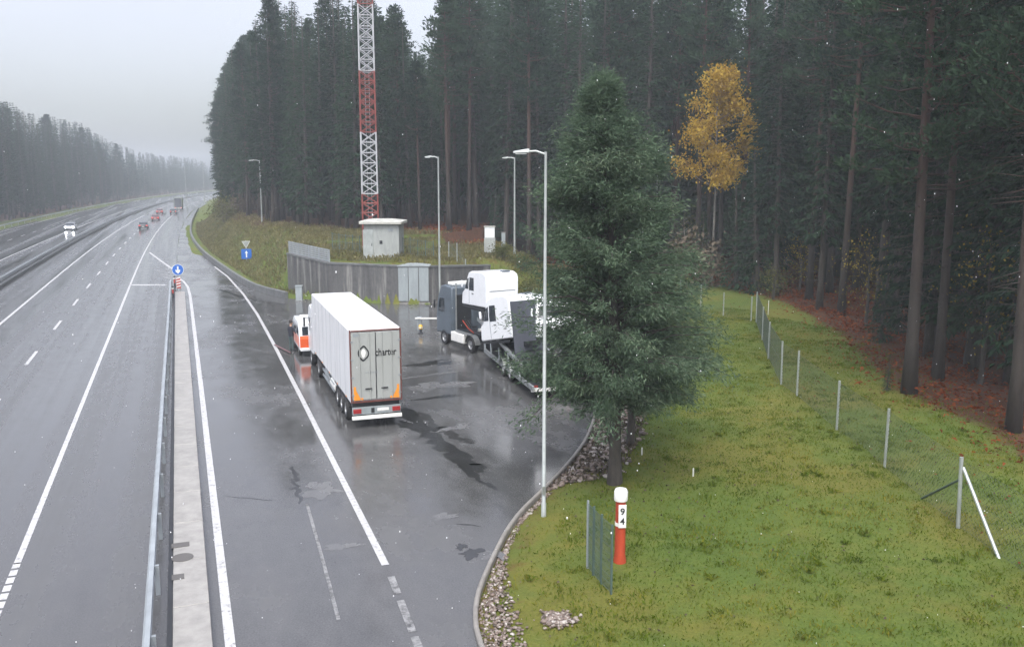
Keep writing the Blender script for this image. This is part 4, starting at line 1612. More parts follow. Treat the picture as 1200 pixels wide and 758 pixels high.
# short green fence by the marker post
t = thing('mesh_fence', 'short run of green mesh fence panels beside the red marker post', 'fence', (10.35, 21.0, 0))
o0 = Vector((10.35, 21.0, 0))
pp = [at(688, 672), at(695, 680), at(704, 690), at(716, 701)]
prev = None
for k, p in enumerate(pp):
    q = Vector((p.x, p.y, tz(p.x, p.y))) - o0
    h = 2.0 if k < 3 else 1.95
    MB().box(q + Vector((0, 0, h / 2 - .1)), (0.05, 0.05, h + .2)).build('post', 'fence_green' if k else 'grey_steel', t)
    if prev is not None:
        mb = MB()
        L_ = (q - prev).length
        nn = int(L_ / 0.05)
        for i in range(1, nn):
            b0 = prev.lerp(q, i / nn)
            mb.tube([b0 + Vector((0, 0, .05)), b0 + Vector((0, 0, 1.93))], 0.007, 3, False)
        for i in range(10):
            mb.tube([prev + Vector((0, 0, .06 + i * .205)), q + Vector((0, 0, .06 + i * .205))], 0.006, 3, False)
        mb.build('mesh_panel', 'fence_green', t)
    prev = q

# red pipeline marker post
c = at(726, 665)
cx, cy = c.x, c.y
g = tz(cx, cy)
t = thing('marker_post', 'red marker post with white cap and numbered plate on the lawn', 'post', (cx, cy, g), -PSI + R(4))
MB().lathe([(0.185, -0.2), (0.185, 0.05), (0.155, 0.25), (0.145, 1.5), (0.145, 1.86)], 20).build('pillar', 'pipeline_red', t, smooth=True)
MB().lathe([(0.185, 1.84), (0.195, 1.90), (0.195, 2.10), (0.16, 2.17), (0.06, 2.19)], 20).build('cap', 'plate_white', t, smooth=True)
pl = MB().box((0.02, -0.165, 1.42), (0.22, 0.03, 0.68)).build('plate', 'plate_white', t, bevel=0.008)
MB().lathe([(0.16, 1.10), (0.16, 1.20)], 20).build('band', 'plate_white', t)
for txt, z, s in (('9', 1.56, 0.27), ('4', 1.27, 0.27)):
    me = text_mesh(txt, s, 0.008, 'black_mark', 'numeral', True)
    o = link('numeral', me, pl)
    o.rotation_euler = (R(90), 0, 0)
    o.location = (0.02, -0.186, z)


# ------------------------------------------------------------------ lamp posts, mast, hut, cabinets
def lamp_post(x, y, h, arm, rotz, label, z=None, r=0.08, group='lamp posts round the yard'):
    t = thing('lamp_post', label, 'lamp post', (x, y, tz(x, y) if z is None else z), rotz, group)
    MB().tube([(0, 0, -.3), (0, 0, 0.5), (0, 0, 0.52), (0, 0, h)], [r * 1.25, r * 1.25, r, r * 0.62], 12).build('pole', 'light_pole', t, smooth=True)
    MB().box((0, -0.01 - r * 1.2, 0.95), (0.1, 0.02, 0.28)).build('service_door', 'galvanised', t)
    MB().tube([(0, 0, h - 0.08), (-arm * 0.3, 0, h + 0.02), (-arm * 0.6, 0, h)], r * 0.5, 8).build('arm', 'light_pole', t, smooth=True)
    hd = MB().add([(-arm * 0.5, -.13, h - .03), (-arm * 0.5, .13, h - .03), (-arm, .10, h - .05), (-arm, -.10, h - .05), (-arm * 0.5, -.10, h + .10), (-arm * 0.5, .10, h + .10), (-arm, .07, h + .02), (-arm, -.07, h + .02)],
                  [(0, 1, 2, 3), (4, 7, 6, 5), (0, 4, 5, 1), (1, 5, 6, 2), (2, 6, 7, 3), (3, 7, 4, 0)]).build('lamp_head', 'light_pole', t, bevel=0.02)
    MB().box((-arm * 0.76, 0, h - .06), (arm * .34, .16, .03)).build('lens', 'lamp_lens', hd)
    return t


def post_at(px, base_row, z, top, arm, label, r=0.08, rot=-PSI):
    q = at(px, base_row, z)
    h = top_for_row(q.x, q.y, top) - z
    return lamp_post(q.x, q.y, h, arm, rot, label, z, r)


post_at(637, 606, 0.05, 178, 1.0, 'tall pale lamp post on the lawn edge beside the lone pine', 0.066)
post_at(516, 381, 0.0, 184, 1.0, 'slim lamp post standing just behind the cab of the car transporter', 0.085)
post_at(603, 300, 3.0, 185, 1.3, 'distant lamp post behind the white pillar at the edge of the wood', 0.11)
post_at(307, 258, 5.0, 188, 1.6, 'distant lamp post on top of the grass bank above the ramp', 0.10)
post_at(768, 300, 2.0, 179, 1.2, 'lamp post mostly hidden behind the crown of the lone pine', 0.1)
for px, row, top, lab in ((219, 243, 196, 'far grey lamp post beside the motorway behind the lorry'), (240, 240, 190, 'farthest thin lamp post at the forest end of the ramp')):
    q = at(px, row)
    lamp_post(q.x, q.y, top_for_row(q.x, q.y, top), 2.0, -PSI, lab, 0, 0.16)

# lattice mast
q = at(437, 300, 3.6)
mx_, my_ = 18.9, 92.5
gz0 = tz(mx_, my_)
t = thing('lattice_mast', 'tall red and white lattice mast rising behind the concrete hut', 'mast', (mx_, my_, gz0 - .2), -PSI + R(8))
bands = [('mast_red', 0, 9.7 - gz0), ('mast_white', 9.7 - gz0, 15.9 - gz0), ('mast_red', 15.9 - gz0, 21.9 - gz0), ('mast_white', 21.9 - gz0, 28.3 - gz0), ('mast_red', 28.3 - gz0, 35 - gz0), ('mast_white', 35 - gz0, 41 - gz0)]
HW = 0.80


def mw(z):
    return HW - 0.0035 * z


for mt, z0, z1 in bands:
    mb = MB()
    for sx in (-1, 1):
        for sy in (-1, 1):
            mb.tube([(sx * mw(z0), sy * mw(z0), z0), (sx * mw(z1), sy * mw(z1), z1)], 0.085, 6)
    n = 6
    for k in range(n):
        a, b_ = z0 + (z1 - z0) * k / n, z0 + (z1 - z0) * (k + 1) / n
        wa, wb = mw(a), mw(b_)
        cs = [(-1, -1), (1, -1), (1, 1), (-1, 1)]
        for i in range(4):
            p_, q_ = cs[i], cs[(i + 1) % 4]
            mb.tube([(p_[0] * wa, p_[1] * wa, a), (q_[0] * wb, q_[1] * wb, b_)], 0.045, 4, False)
            mb.tube([(q_[0] * wa, q_[1] * wa, a), (p_[0] * wb, p_[1] * wb, b_)], 0.045, 4, False)
            mb.tube([(p_[0] * wa, p_[1] * wa, a + .01), (q_[0] * wa, q_[1] * wa, a + .01)], 0.05, 4, False)
    mb.build('mast_section', mt, t)
mb = MB()
for x in (-0.2, 0.2):
    mb.tube([(x, -0.66, 0.2), (x, -0.66, 40)], 0.03, 5)
for k in range(100):
    mb.tube([(-0.2, -0.66, .4 + k * .395), (0.2, -0.66, .4 + k * .395)], 0.015, 4, False)
mb.build('ladder', 'grey_steel', t)
MB().box((0, 0, -0.1), (2.6, 2.6, 0.9)).build('footing', 'concrete', t)

# hut
ha, hb = at(424, 305, 3.45), at(470, 305, 3.45)
hc = (ha + hb) / 2
hw = (hb - ha).length * .92
hdir = math.atan2(hb.y - ha.y, hb.x - ha.x)
t = thing('concrete_hut', 'small pale concrete hut with flat slab roof on top of the wall', 'hut', (hc.x, hc.y, 3.40), hdir + R(-2))
MB().box((0.05, 1.5, 1.72), (hw * .97, 3.0, 3.4)).build('wall', 'hut_wall', t, bevel=0.03)
MB().add([(-hw / 2 - .28, -.4, 3.43), (hw / 2 + .3, -.4, 3.43), (hw / 2 + .3, 3.4, 3.43), (-hw / 2 - .28, 3.4, 3.43), (-hw / 2 - .28, -.4, 3.70), (hw / 2 + .3, -.4, 3.66), (hw / 2 + .3, 3.4, 3.70), (-hw / 2 - .28, 3.4, 3.74),
          (-hw / 4, 1.2, 3.92), (hw / 4, 1.2, 3.92)],
         [(0, 3, 2, 1), (0, 1, 5, 4), (1, 2, 6, 5), (2, 3, 7, 6), (3, 0, 4, 7), (4, 5, 9, 8), (5, 6, 9), (6, 7, 8, 9), (7, 4, 8)]).build('roof', 'hut_roof', t, bevel=0.03)
d = MB().box((-hw * .36, -.02, 1.55), (0.95, 0.06, 2.7)).build('door', 'light_pole', t, bevel=0.02)
MB().box((-hw * .36 + .36, -.07, 1.5), (0.05, 0.05, 0.22)).build('handle', 'chassis', d)
vn = MB().box((0.0, -.015, 1.75), (0.26, 0.05, 0.3)).build('vent', 'chassis', t)
MB().box((hw * .27, -.015, 2.9), (0.5, 0.05, 0.28)).build('vent', 'grey_steel', t)

# picket fence round the hut's plot: pickets per run
for (p0, p1, lab) in (((390, 301), (422, 303), 'green mesh fence on the wall top to the near side of the hut door'), ((472, 304), (508, 306), 'green mesh fence on the wall top behind the grey cabinet'), ((526, 304), (566, 309), 'thin wire fence on the bank beside the white pillar')):
    a, b_ = at(*p0, 3.35), at(*p1, 3.35)
    t = thing('mesh_fence', lab, 'fence', a)
    d = b_ - a
    n = 4
    for k in range(n + 1):
        p = d * (k / n)
        gz_ = tz(a.x + p.x, a.y + p.y) - a.z
        MB().tube([(p.x, p.y, gz_ - .3), (p.x, p.y, gz_ + 1.75)], 0.05, 7).build('post', 'fence_green' if 'green' in lab else 'light_pole', t)
    mb = MB()
    nn = int(d.length / 0.22)
    for k in range(nn):
        p = d * (k / nn)
        gz_ = tz(a.x + p.x, a.y + p.y) - a.z
        mb.tube([(p.x, p.y, gz_), (p.x, p.y, gz_ + 1.65)], 0.014, 4, False)
    for z in (0.25, 0.9, 1.6):
        mb.tube([(0, 0, tz(a.x, a.y) - a.z + z), (d.x, d.y, tz(b_.x, b_.y) - a.z + z)], 0.016, 4, False)
    mb.build('mesh_panel', 'fence_green' if 'green' in lab else 'fence_wire', t)

# grey cabinet at the end of the wall
a, b_ = at(467, 356), at(503, 356)
w = (b_ - a).length
t = thing('equipment_cabinet', 'tall light grey metal cabinet standing against the retaining wall', 'cabinet', ((a.x + b_.x) / 2, (a.y + b_.y) / 2, 0), math.atan2(b_.y - a.y, b_.x - a.x))
MB().box((0, 0.75, 1.72), (w, 1.5, 3.2)).build('body', 'cabinet_grey', t, bevel=0.02)
MB().prism([(-w / 2 - .08, 3.32), (w / 2 + .08, 3.32), (w / 2 + .08, 3.40), (w * .2, 3.52), (-w * .2, 3.52), (-w / 2 - .08, 3.40)], 'y', -.1, 1.6).build('lid', 'cabinet_grey', t, bevel=0.015)
for k in range(3):
    MB().box((-w / 2 + w * (k + .5) / 3, -.03, 1.75), (w / 3 - .06, 0.05, 3.0)).build('door', 'cabinet_grey', t, bevel=0.012)
MB().box((0, 0.75, 0.06), (w + .12, 1.62, 0.14)).build('plinth', 'concrete', t)

# white pillar and small posts on the bank
q = at(574, 306, 2.6)
qz = tz(q.x, q.y)
t = thing('utility_pillar', 'tall white utility pillar standing in the rough grass of the bank', 'utility pillar', (q.x, q.y, qz), -PSI)
MB().box((0, 0, 1.05), (1.15, .65, 1.5)).build('cabinet_body', 'hut_wall', t, bevel=0.04)
MB().box((0, 0, .1), (.95, .5, .5)).build('plinth', 'concrete', t, bevel=0.03)
MB().box((0, 0, 2.35), (1.05, .6, 1.1)).build('upper_box', 'truck_white', t, bevel=0.05)
MB().box((0, 0, 2.94), (1.18, .72, .09)).build('lid', 'hut_roof', t, bevel=0.02)
MB().box((0.25, -.33, 1.1), (.05, .03, .25)).build('handle', 'chassis', t)
q = at(590, 296, 3.2)
t = thing('marker_post', 'slim greenish post on the bank between white pillar and lamp post', 'post', (q.x, q.y, tz(q.x, q.y)), -PSI)
MB().box((0, 0, .85), (.42, .34, 2.1)).build('pillar', 'cabinet_grey', t, bevel=0.05)
MB().box((0, 0, 1.93), (.47, .39, .08)).build('cap', 'concrete', t, bevel=0.02)
q = at(349, 353)
t = thing('junction_box', 'narrow pale junction box at the foot of the wall near the ramp kerb', 'cabinet', (q.x + .2, q.y + 0.4, tz(q.x, q.y + .4)), -PSI)
MB().box((0, 0, .75), (.6, .4, 1.35)).build('body', 'cabinet_grey', t, bevel=0.03)
MB().box((0, 0, 1.46), (.68, .48, .07)).build('lid', 'cabinet_grey', t, bevel=0.015)
MB().box((0, 0, .03), (.66, .46, .2)).build('plinth', 'concrete', t)
# yellow bollard and chain behind the trailer
q = at(493, 391)
t = thing('bollard', 'small yellow bollard standing in the yard beside the trailer', 'bollard', (q.x, q.y, 0))
MB().lathe([(0.20, 0), (0.20, .06), (0.09, .10), (0.09, .35)], 14).build('foot', 'chassis', t)
MB().lathe([(0.12, .33), (0.16, .38), (0.16, .56), (0.11, .64), (0.04, .66)], 14).build('head', 'yellow_paint', t, smooth=True)
MB().lathe([(0.165, .44), (0.165, .50)], 14).build('band', 'plate_white', t)
a, b_ = at(500, 392), at(522, 392)
t = thing('boom_barrier', 'thin white boom barrier lowered behind the transporter cab', 'barrier', (a.x, a.y + 2, 0), math.atan2(b_.y - a.y, b_.x - a.x))
MB().box((0, 0, .5), (.32, .32, 1.0)).build('stand', 'grey_steel', t, bevel=.02)
MB().box((1.5, -.2, .92), (3.6, .07, .1)).build('boom', 'plate_white', t)
# striped concrete pad edge where the cabinet drains
q = at(289, 304, 1.0)
qz = tz(q.x, q.y)
t = thing('road_sign', 'white give way triangle above a blue square plate on the bank', 'road sign', (q.x, q.y, qz), R(3))
MB().tube([(0, 0, -.3), (0, 0, 2.75)], 0.045, 8).build('post', 'galvanised', t)
MB().prism([(-.52, 2.66), (.52, 2.66), (0, 1.78)], 'y', -.07, -.045).build('triangle_plate', 'plate_white', t)
MB().prism([(-.45, 2.62), (.45, 2.62), (0, 1.86)], 'y', -.074, -.0705).build('triangle_face', 'hut_wall', t)
bl = MB().box((0, -.06, 1.05), (1.25, .03, 1.25)).build('blue_plate', 'sign_blue', t, bevel=.01)
MB().prism([(-.07, .62), (.07, .62), (.07, 1.15), (.2, 1.15), (0, 1.48), (-.2, 1.15), (-.07, 1.15)], 'y', -.082, -.0765).build('arrow', 'plate_white', bl)

# blue keep-right sign at the head of the separator
q = at(208, 347)
t = thing('road_sign', 'round blue arrow sign at the head of the pale separator strip', 'road sign', (-0.22, 94.0, 0.24), R(2))
pm = MB()
for x in (-.02, .30):
    MB().tube([(x, 0, -.2), (x, 0, 1.55)], .04, 8).build('post', 'galvanised', t)
MB().box((.14, -.05, .65), (.40, .03, 1.1)).build('hazard_board', 'red_tape', t)
hb_ = MB()
for k in range(4):
    z = .22 + k * .27
    hb_.add([(-.05, -.068, z), (.33, -.068, z + .1), (.33, -.068, z + .21), (-.05, -.068, z + .11)], [(0, 1, 2, 3)])
hb_.build('stripe', 'plate_white', t)
disc = MB().tube([(.14, -.045, 1.95), (.14, -.015, 1.95)], .56, 28).build('disc', 'plate_white', t)
MB().tube([(.14, -.052, 1.95), (.14, -.046, 1.95)], .52, 28).build('blue_face', 'sign_blue', disc)
MB().prism([(.08, 2.30), (.22, 2.30), (.22, 1.90), (.36, 1.98), (.36, 1.80), (.15, 1.55), (-.08, 1.80), (-.08, 1.98), (.08, 1.90)], 'y', -.060, -.0535).build('arrow', 'plate_white', disc)
for k in range(2):
    b0 = thing('marker_post', ['black and red delineator post on the near side of the blue sign', 'dark delineator post at the tip of the separator'][k], 'post', (-0.62 if k == 0 else -.45, 88.5 if k == 0 else 97.6, 0.02))
    MB().lathe([(.09, 0), (.09, 1.15), (.05, 1.2)], 12).build('tube', 'chassis', b0)
    MB().lathe([(.095, .5), (.095, .85)], 12).build('band', 'red_tape', b0)
    MB().lathe([(.095, .9), (.095, 1.02)], 12).build('band', 'plate_white', b0)
a, b_ = at(322, 404, .1), at(340, 413, .1)
tag(MB().tube([a, a.lerp(b_, .5), b_], .045, 8).build('hose', 'plum_pipe'), 'dull red hose lying on the wet ground by the rescue van', 'hose')
# ------------------------------------------------------------------ vehicles
def wheel(parent, x, y, r, w, name='wheel', dual=False):
    t = MB()
    prof = [(r * .60, -w / 2), (r * .93, -w / 2), (r, -w / 2 + .05), (r, w / 2 - .05), (r * .93, w / 2), (r * .60, w / 2)]
    n = 26
    vs, fs = [], []
    for rr, u in prof:
        for k in range(n):
            a = 2 * math.pi * k / n
            vs.append((x + u, y + rr * math.cos(a), r + rr * math.sin(a)))
    k_ = len(prof)
    for i in range(k_):
        for k in range(n):
            k2 = (k + 1) % n
            i2 = (i + 1) % k_
            fs.append((i * n + k, i * n + k2, i2 * n + k2, i2 * n + k))
    ty = MB().add(vs, fs).build(name, 'tyre_rubber', parent, smooth=True)
    rm = MB()
    for s in (-1, 1):
        vs, fs = [], []
        pr = [(r * .60, w / 2 - .02), (r * .55, w / 2 - .03), (r * .50, w / 2 - .10), (r * .22, w / 2 - .12), (r * .2, w / 2 - .02), (r * .02, w / 2 - .01)]
        for rr, u in pr:
            for k in range(n):
                a = 2 * math.pi * k / n
                vs.append((x + s * u, y + rr * math.cos(a), r + rr * math.sin(a)))
        for i in range(len(pr) - 1):
            for k in range(n):
                k2 = (k + 1) % n
                fs.append((i * n + k, i * n + k2, (i + 1) * n + k2, (i + 1) * n + k))
        rm.add(vs, fs)
    rm.build('rim', 'rim_metal', ty, smooth=True)
    return ty


def lorry_cab(t, W, y0, L, z0, z1, mat, fair=True):
    """cab body with raked screen, facing +y; parts under t"""
    z_ = z1
    prof = [(y0, z0), (y0 + L, z0), (y0 + L + .05, z0 + (z1 - z0) * .38), (y0 + L - .22, z0 + (z1 - z0) * .74), (y0 + L - .62, z1 - .12), (y0 + L - 1.1, z1), (y0 + .08, z1 - .1), (y0, z1 - .25)]
    MB().prism(prof, 'x', -W / 2, W / 2).build('cab', mat, t, bevel=.09, segs=3)
    h = z1 - z0
    MB().prism([(y0 + L + .06, z0 + h * .42), (y0 + L - .19, z0 + h * .72), (y0 + L - .30, z0 + h * .72), (y0 + L - .04, z0 + h * .42)], 'x', -W / 2 + .14, W / 2 - .14).build('windscreen', 'glass', t)
    for s in (-1, 1):
        MB().prism([(y0 + L - 1.15, z0 + h * .44), (y0 + L - .28, z0 + h * .44), (y0 + L - .48, z0 + h * .72), (y0 + L - 1.15, z0 + h * .72)], 'x', s * (W / 2 - .02), s * (W / 2 + .012)).build('side_window', 'glass', t)
        m_ = MB().box((s * (W / 2 + .22), y0 + L - .12, z0 + h * .58), (.12, .1, .55)).build('mirror', 'chassis', t, bevel=.03)
        MB().tube([(s * W / 2, y0 + L - .2, z0 + h * .66), (s * (W / 2 + .22), y0 + L - .12, z0 + h * .66)], .02, 6).build('bracket', 'chassis', m_)
    MB().box((0, y0 + L + .03, z0 + .12), (W - .1, .16, .35)).build('bumper', 'carrier_grey', t, bevel=.04)
    MB().box((0, y0 + L + .045, z0 + h * .24), (W * .62, .05, h * .16)).build('grille', 'chassis', t)


# ---- box trailer lorry -------------------------------------------------
RL, RR = Vector((6.83, 38.73, 0)), Vector((9.06, 38.45, 0))
HD = R(-1.07)
TW = 2.30
cx = 6.83 + math.cos(HD) * TW / 2
cy = 38.73 + math.sin(HD) * TW / 2
lorry = thing('articulated_lorry', 'white box trailer lorry with orange-cornered rear doors parked in the wet yard', 'lorry', (cx, cy, 0), HD)
TL, ZB, ZT = 13.3, 1.2, 4.46
MB().box((0, TL / 2, (ZB + ZT) / 2), (TW, TL - .02, ZT - ZB)).build('box_body', 'trailer_white', lorry, bevel=.02)
MB().box((0, TL / 2, ZT + .012), (TW - .06, TL - .1, .05)).build('roof_panel', 'trailer_white', lorry, bevel=.015)
fr = MB()
fr.box((-TW / 2 + .03, -.02, (ZB + ZT) / 2), (.055, .1, ZT - ZB + .02))
fr.box((TW / 2 - .03, -.02, (ZB + ZT) / 2), (.055, .1, ZT - ZB + .02))
fr.box((0, -.025, ZT - .03), (TW - .16, .11, .05))
fr.box((0, -.025, ZB + .03), (TW - .16, .11, .07))
fr.build('door_frame', 'edge_red', lorry)
for s in (-1, 1):
    d = MB().box((s * TW / 4 - s * .025, -.045, (ZB + ZT) / 2 + .01), (TW / 2 - .085, .06, ZT - ZB - .24)).build('door', 'trailer_door', lorry, bevel=.012)
    MB().tube([(s * .28, -.10, ZB + .1), (s * .28, -.10, ZT - .1)], .018, 8).build('lock_bar', 'trailer_door', d)
    MB().tube([(s * .72, -.10, ZB + .1), (s * .72, -.10, ZT - .1)], .018, 8).build('lock_bar', 'trailer_door', d)
    MB().box((s * .36, -.115, ZB + .62), (.3, .03, .05)).build('handle', 'chassis', d)
    # reflective corner mark: an upright and a foot
    mkr = MB().box((s * (TW / 2 - .18), -.082, ZB + .42), (.10, .01, .62))
    mkr.box((s * (TW / 2 - .34), -.083, ZB + .17), (.40, .01, .09))
    mkr.prism([(s * (TW / 2 - .14), ZB + .74), (s * (TW / 2 - .14), ZB + .12), (s * (TW / 2 - .46), ZB + .12)], 'y', -.092, -.0885)
    mkr.build('corner_mark', 'orange_tape', lorry)
for s in (-1, 1):
    for z in (1.55, 2.35, 3.15, 3.95):
        MB().box((s * (TW / 2 - .10), -.085, z), (.13, .02, .06)).build('hinge', 'grey_steel', lorry)
    for k in range(1, 9):
        MB().box((s * (TW / 2 + .001), k * TL / 9, (ZB + ZT) / 2), (.006, .025, ZT - ZB - .1)).build('side_seam', 'cabinet_grey', lorry)
    for k in range(5):
        MB().box((s * (TW / 2 + .012), 1.2 + k * 2.7, ZB + .05), (.02, .12, .05)).build('marker_light', 'orange_tape', lorry)
    MB().box((s * (TW / 2 - .25), .95, .55), (.42, .02, .55)).build('mud_flap', 'tyre_rubber', lorry)
MB().box((0, -.079, (ZB + ZT) / 2), (.035, .01, ZT - ZB - .26)).build('door_gap', 'chassis', lorry)
# emblem and name
em = MB()
n = 28
for k in range(n):
    a, b_ = 2 * math.pi * k / n, 2 * math.pi * (k + 1) / n

    def E_(t_, r_):
        q = 1 + .10 * math.cos(2 * t_) + .08 * math.cos(4 * t_ + .4)
        return (-.55 + r_ * q * .80 * math.cos(t_), -.090, 3.42 + r_ * q * 1.35 * math.sin(t_))
    em.add([E_(a, .21), E_(b_, .21), E_(b_, .27), E_(a, .27)], [(0, 1, 2, 3)])
em.build('emblem_ring', 'black_mark', lorry)
dr = MB()
dr.add([(-.55 + .11 * math.cos(2 * math.pi * k / 18) * (1.0 if math.sin(2 * math.pi * k / 18) > -.2 else .8), -.089, 3.42 + .2 * math.sin(2 * math.pi * k / 18)) for k in range(18)], [tuple(range(18))])
dr.build('emblem_drop', 'plate_white', lorry)
me = text_mesh('charter', .40, .008, 'black_mark', 'lettering', True)
o = link('lettering', me, lorry)
o.rotation_euler = (R(90), 0, 0)
o.location = (.44, -.088, 3.42)
o.scale = (.80, 1.15, 1)
MB().box((-.22, -.083, 2.55), (.6, .008, .025)).build('fine_print', 'grey_steel', lorry)
MB().box((-TW / 2 + .3, -.083, ZT - .22), (.26, .008, .14)).build('corner_plate', 'grey_steel', lorry)
# underrun: lamp board, bumper
MB().box((0, .04, .80), (TW - .12, .10, .34)).build('lamp_board', 'cabinet_grey', lorry, bevel=.015)
MB().box((0, -.04, .50), (TW - .06, .14, .16)).build('bumper', 'plate_white', lorry, bevel=.02)
for s in (-1, 1):
    MB().box((s * (TW / 2 - .27), -.03, .80), (.36, .06, .2)).build('tail_light', 'tail_light', lorry, bevel=.015)
npl = MB().box((.28, -.022, .82), (.52, .02, .13)).build('number_plate', 'plate_white', lorry)
MB().box((-.18, -.022, .80), (.14, .02, .22)).build('mark_plate', 'black_mark', lorry)
MB().box((0, TL / 2 + .1, 1.06), (1.0, TL - .5, .26)).build('chassis', 'chassis', lorry)
MB().box((0, .35, 1.05), (TW - .2, .5, .24)).build('rear_crossmember', 'chassis', lorry)
for s in (-1, 1):
    MB().box((s * (TW / 2 - .02), TL / 2, ZB + .05), (.03, TL - .1, .13)).build('side_rail', 'grey_steel', lorry)
    for y in (1.9, 3.15, 4.4):
        wheel(lorry, s * (TW / 2 - .22), y, .52, .38)
        MB().prism([(y - .6, 1.10), (y + .6, 1.10), (y + .6, 1.14), (y - .6, 1.14)], 'x', s * (TW / 2 - .42), s * (TW / 2 - .01)).build('mudguard', 'chassis', lorry)
    for z in (.55, .85):
        MB().box((s * (TW / 2 - .04), 7.4, z), (.04, 4.2, .12)).build('side_guard', 'grey_steel', lorry)
    MB().box((s * .75, 9.9, .55), (.14, .16, 1.0)).build('landing_leg', 'chassis', lorry)
MB().tube([(-TW / 2 + .28, 4.95, .75), (-TW / 2 + .28, 6.7, .75)], .28, 18).build('side_tank', 'plate_white', lorry)
MB().box((-TW / 2 + .3, 8.2, .72), (.5, 1.5, .6)).build('tool_box', 'grey_steel', lorry, bevel=.02)
lorry_cab(lorry, TW - .02, TL + .35, 2.05, .85, 3.72, 'truck_white')
MB().box((0, TL - 1.0, .85), (.9, 4.4, .25)).build('tractor_frame', 'chassis', lorry)
for s in (-1, 1):
    wheel(lorry, s * (TW / 2 - .22), TL - 2.0, .52, .4)
    wheel(lorry, s * (TW / 2 - .2), TL + 1.55, .52, .32)
    MB().box((s * (TW / 2 - .04), TL + .28, 2.5), (.05, .5, 2.6)).build('side_fairing', 'truck_white', lorry, bevel=.02)

# ---- car transporter ---------------------------------------------------
th = R(-5.5)
TRL = thing('car_transporter', 'grey car transporter with open low deck trailer in the yard near the wall', 'car transporter', (16.33 + math.cos(th) * 1.15, 41.04 - .11, 0), th)


def tr_local(p):
    return p


for s in (-1, 1):
    x = s * 1.10
    MB().box((x, 5.0, .62), (.12, 10.6, .26)).build('lower_rail', 'galvanised', TRL, bevel=.02)
    MB().prism([(1.6, 1.18), (9.3, 2.02), (12.2, 2.18), (12.2, 2.38), (9.3, 2.24), (1.6, 1.40)], 'x', x - .07, x + .07).build('upper_rail', 'galvanised', TRL, bevel=.015)
    for y, zt in ((2.2, 1.2), (4.4, 1.45), (6.6, 1.7), (8.6, 1.95), (10.2, 2.0)):
        MB().tube([(x, y, .7), (x, y + .3, zt)], .055, 8).build('strut', 'grey_steel', TRL)
    for y in (4.3, 5.7):
        wheel(TRL, s * .98, y, .44, .3)
        pts_ = [(x * .98, y + .56 * math.cos(a), .48 + .56 * math.sin(a)) for a in np.linspace(0.15, math.pi - .15, 9)]
        mb = MB()
        for p, q_ in zip(pts_[:-1], pts_[1:]):
            p, q_ = Vector(p), Vector(q_)
            mb.add([p + Vector((-.17, 0, 0)), p + Vector((.17, 0, 0)), q_ + Vector((.17, 0, 0)), q_ + Vector((-.17, 0, 0))], [(0, 1, 2, 3)])
        mb.build('mudguard', 'galvanised', TRL)
    MB().box((s * .95, .02, .62), (.34, .06, .16)).build('tail_light', 'tail_light', TRL)
MB().box((0, 5.0, .55), (2.06, 10.2, .10)).build('lower_deck', 'chassis', TRL)
MB().prism([(1.6, 1.22), (9.3, 2.06), (12.2, 2.22), (12.2, 2.28), (9.3, 2.13), (1.6, 1.29)], 'x', -1.0, 1.0).build('upper_deck', 'chassis', TRL)
for s in (-.5, .5):
    for y in (.3, 1.5):
        MB().tube([(.55 + s, y, 1.1), (.55 + s, y, 2.9)], .06, 8).build('cradle_post', 'chassis', TRL)
MB().box((.45, .9, 2.78), (1.5, 2.0, .12)).build('cradle_deck', 'chassis', TRL)
MB().box((.45, .8, 1.15), (1.7, 2.0, .12)).build('cradle_base', 'chassis', TRL)
MB().box((0, -.06, .5), (2.3, .12, .2)).build('bumper', 'plate_white', TRL, bevel=.02)
MB().box((0, 10.6, 1.15), (2.2, .18, 1.3)).build('gooseneck', 'chassis', TRL)
# tractor, turned a little against the trailer (a part of the coupled vehicle)
tq = at(551, 413)
trk = bpy.data.objects.new('tractor', None)
COL.objects.link(trk)
trk.parent = TRL
tw = Vector((17.27, 53.97, 0))
ang = R(12)
base = Vector((17.27 + math.cos(ang) * 1.15, 53.97 + math.sin(ang) * 1.15, 0))
inv = Matrix.Rotation(-th, 3, 'Z')
loc = inv @ (base - TRL.location)
trk.location = loc
trk.rotation_euler = (0, 0, ang - th)
for s in (-1, 1):
    wheel(trk, s * .96, 0, .50, .36)
    wheel(trk, s * .98, 3.55, .50, .30)
    MB().box((s * 1.0, 1.72, .72), (.32, 1.7, .62)).build('side_tank', 'plate_white', trk, bevel=.05)
    pts_ = [(s * .96, .68 * math.cos(a), .5 + .62 * math.sin(a)) for a in np.linspace(0.1, math.pi - .1, 9)]
    mb = MB()
    for p, q_ in zip(pts_[:-1], pts_[1:]):
        p, q_ = Vector(p), Vector(q_)
        mb.add([p + Vector((-.2, 0, 0)), p + Vector((.2, 0, 0)), q_ + Vector((.2, 0, 0)), q_ + Vector((-.2, 0, 0))], [(0, 1, 2, 3)])
    mb.build('mudguard', 'galvanised', trk)
    MB().box((s * 1.08, .95, 1.15), (.12, 2.1, .10)).build('step_rail', 'galvanised', trk)
MB().box((0, 1.4, .8), (.9, 5.0, .28)).build('frame', 'chassis', trk)
lorry_cab(trk, 2.26, 2.45, 2.15, .75, 4.05, 'carrier_grey')
MB().box((0, 2.42, 2.3), (1.5, .06, 2.3)).build('rear_panel', 'chassis', trk, bevel=.02)
MB().box((.55, 2.30, 1.9), (.5, .25, 1.3)).build('air_filter', 'carrier_grey', trk, bevel=.06)
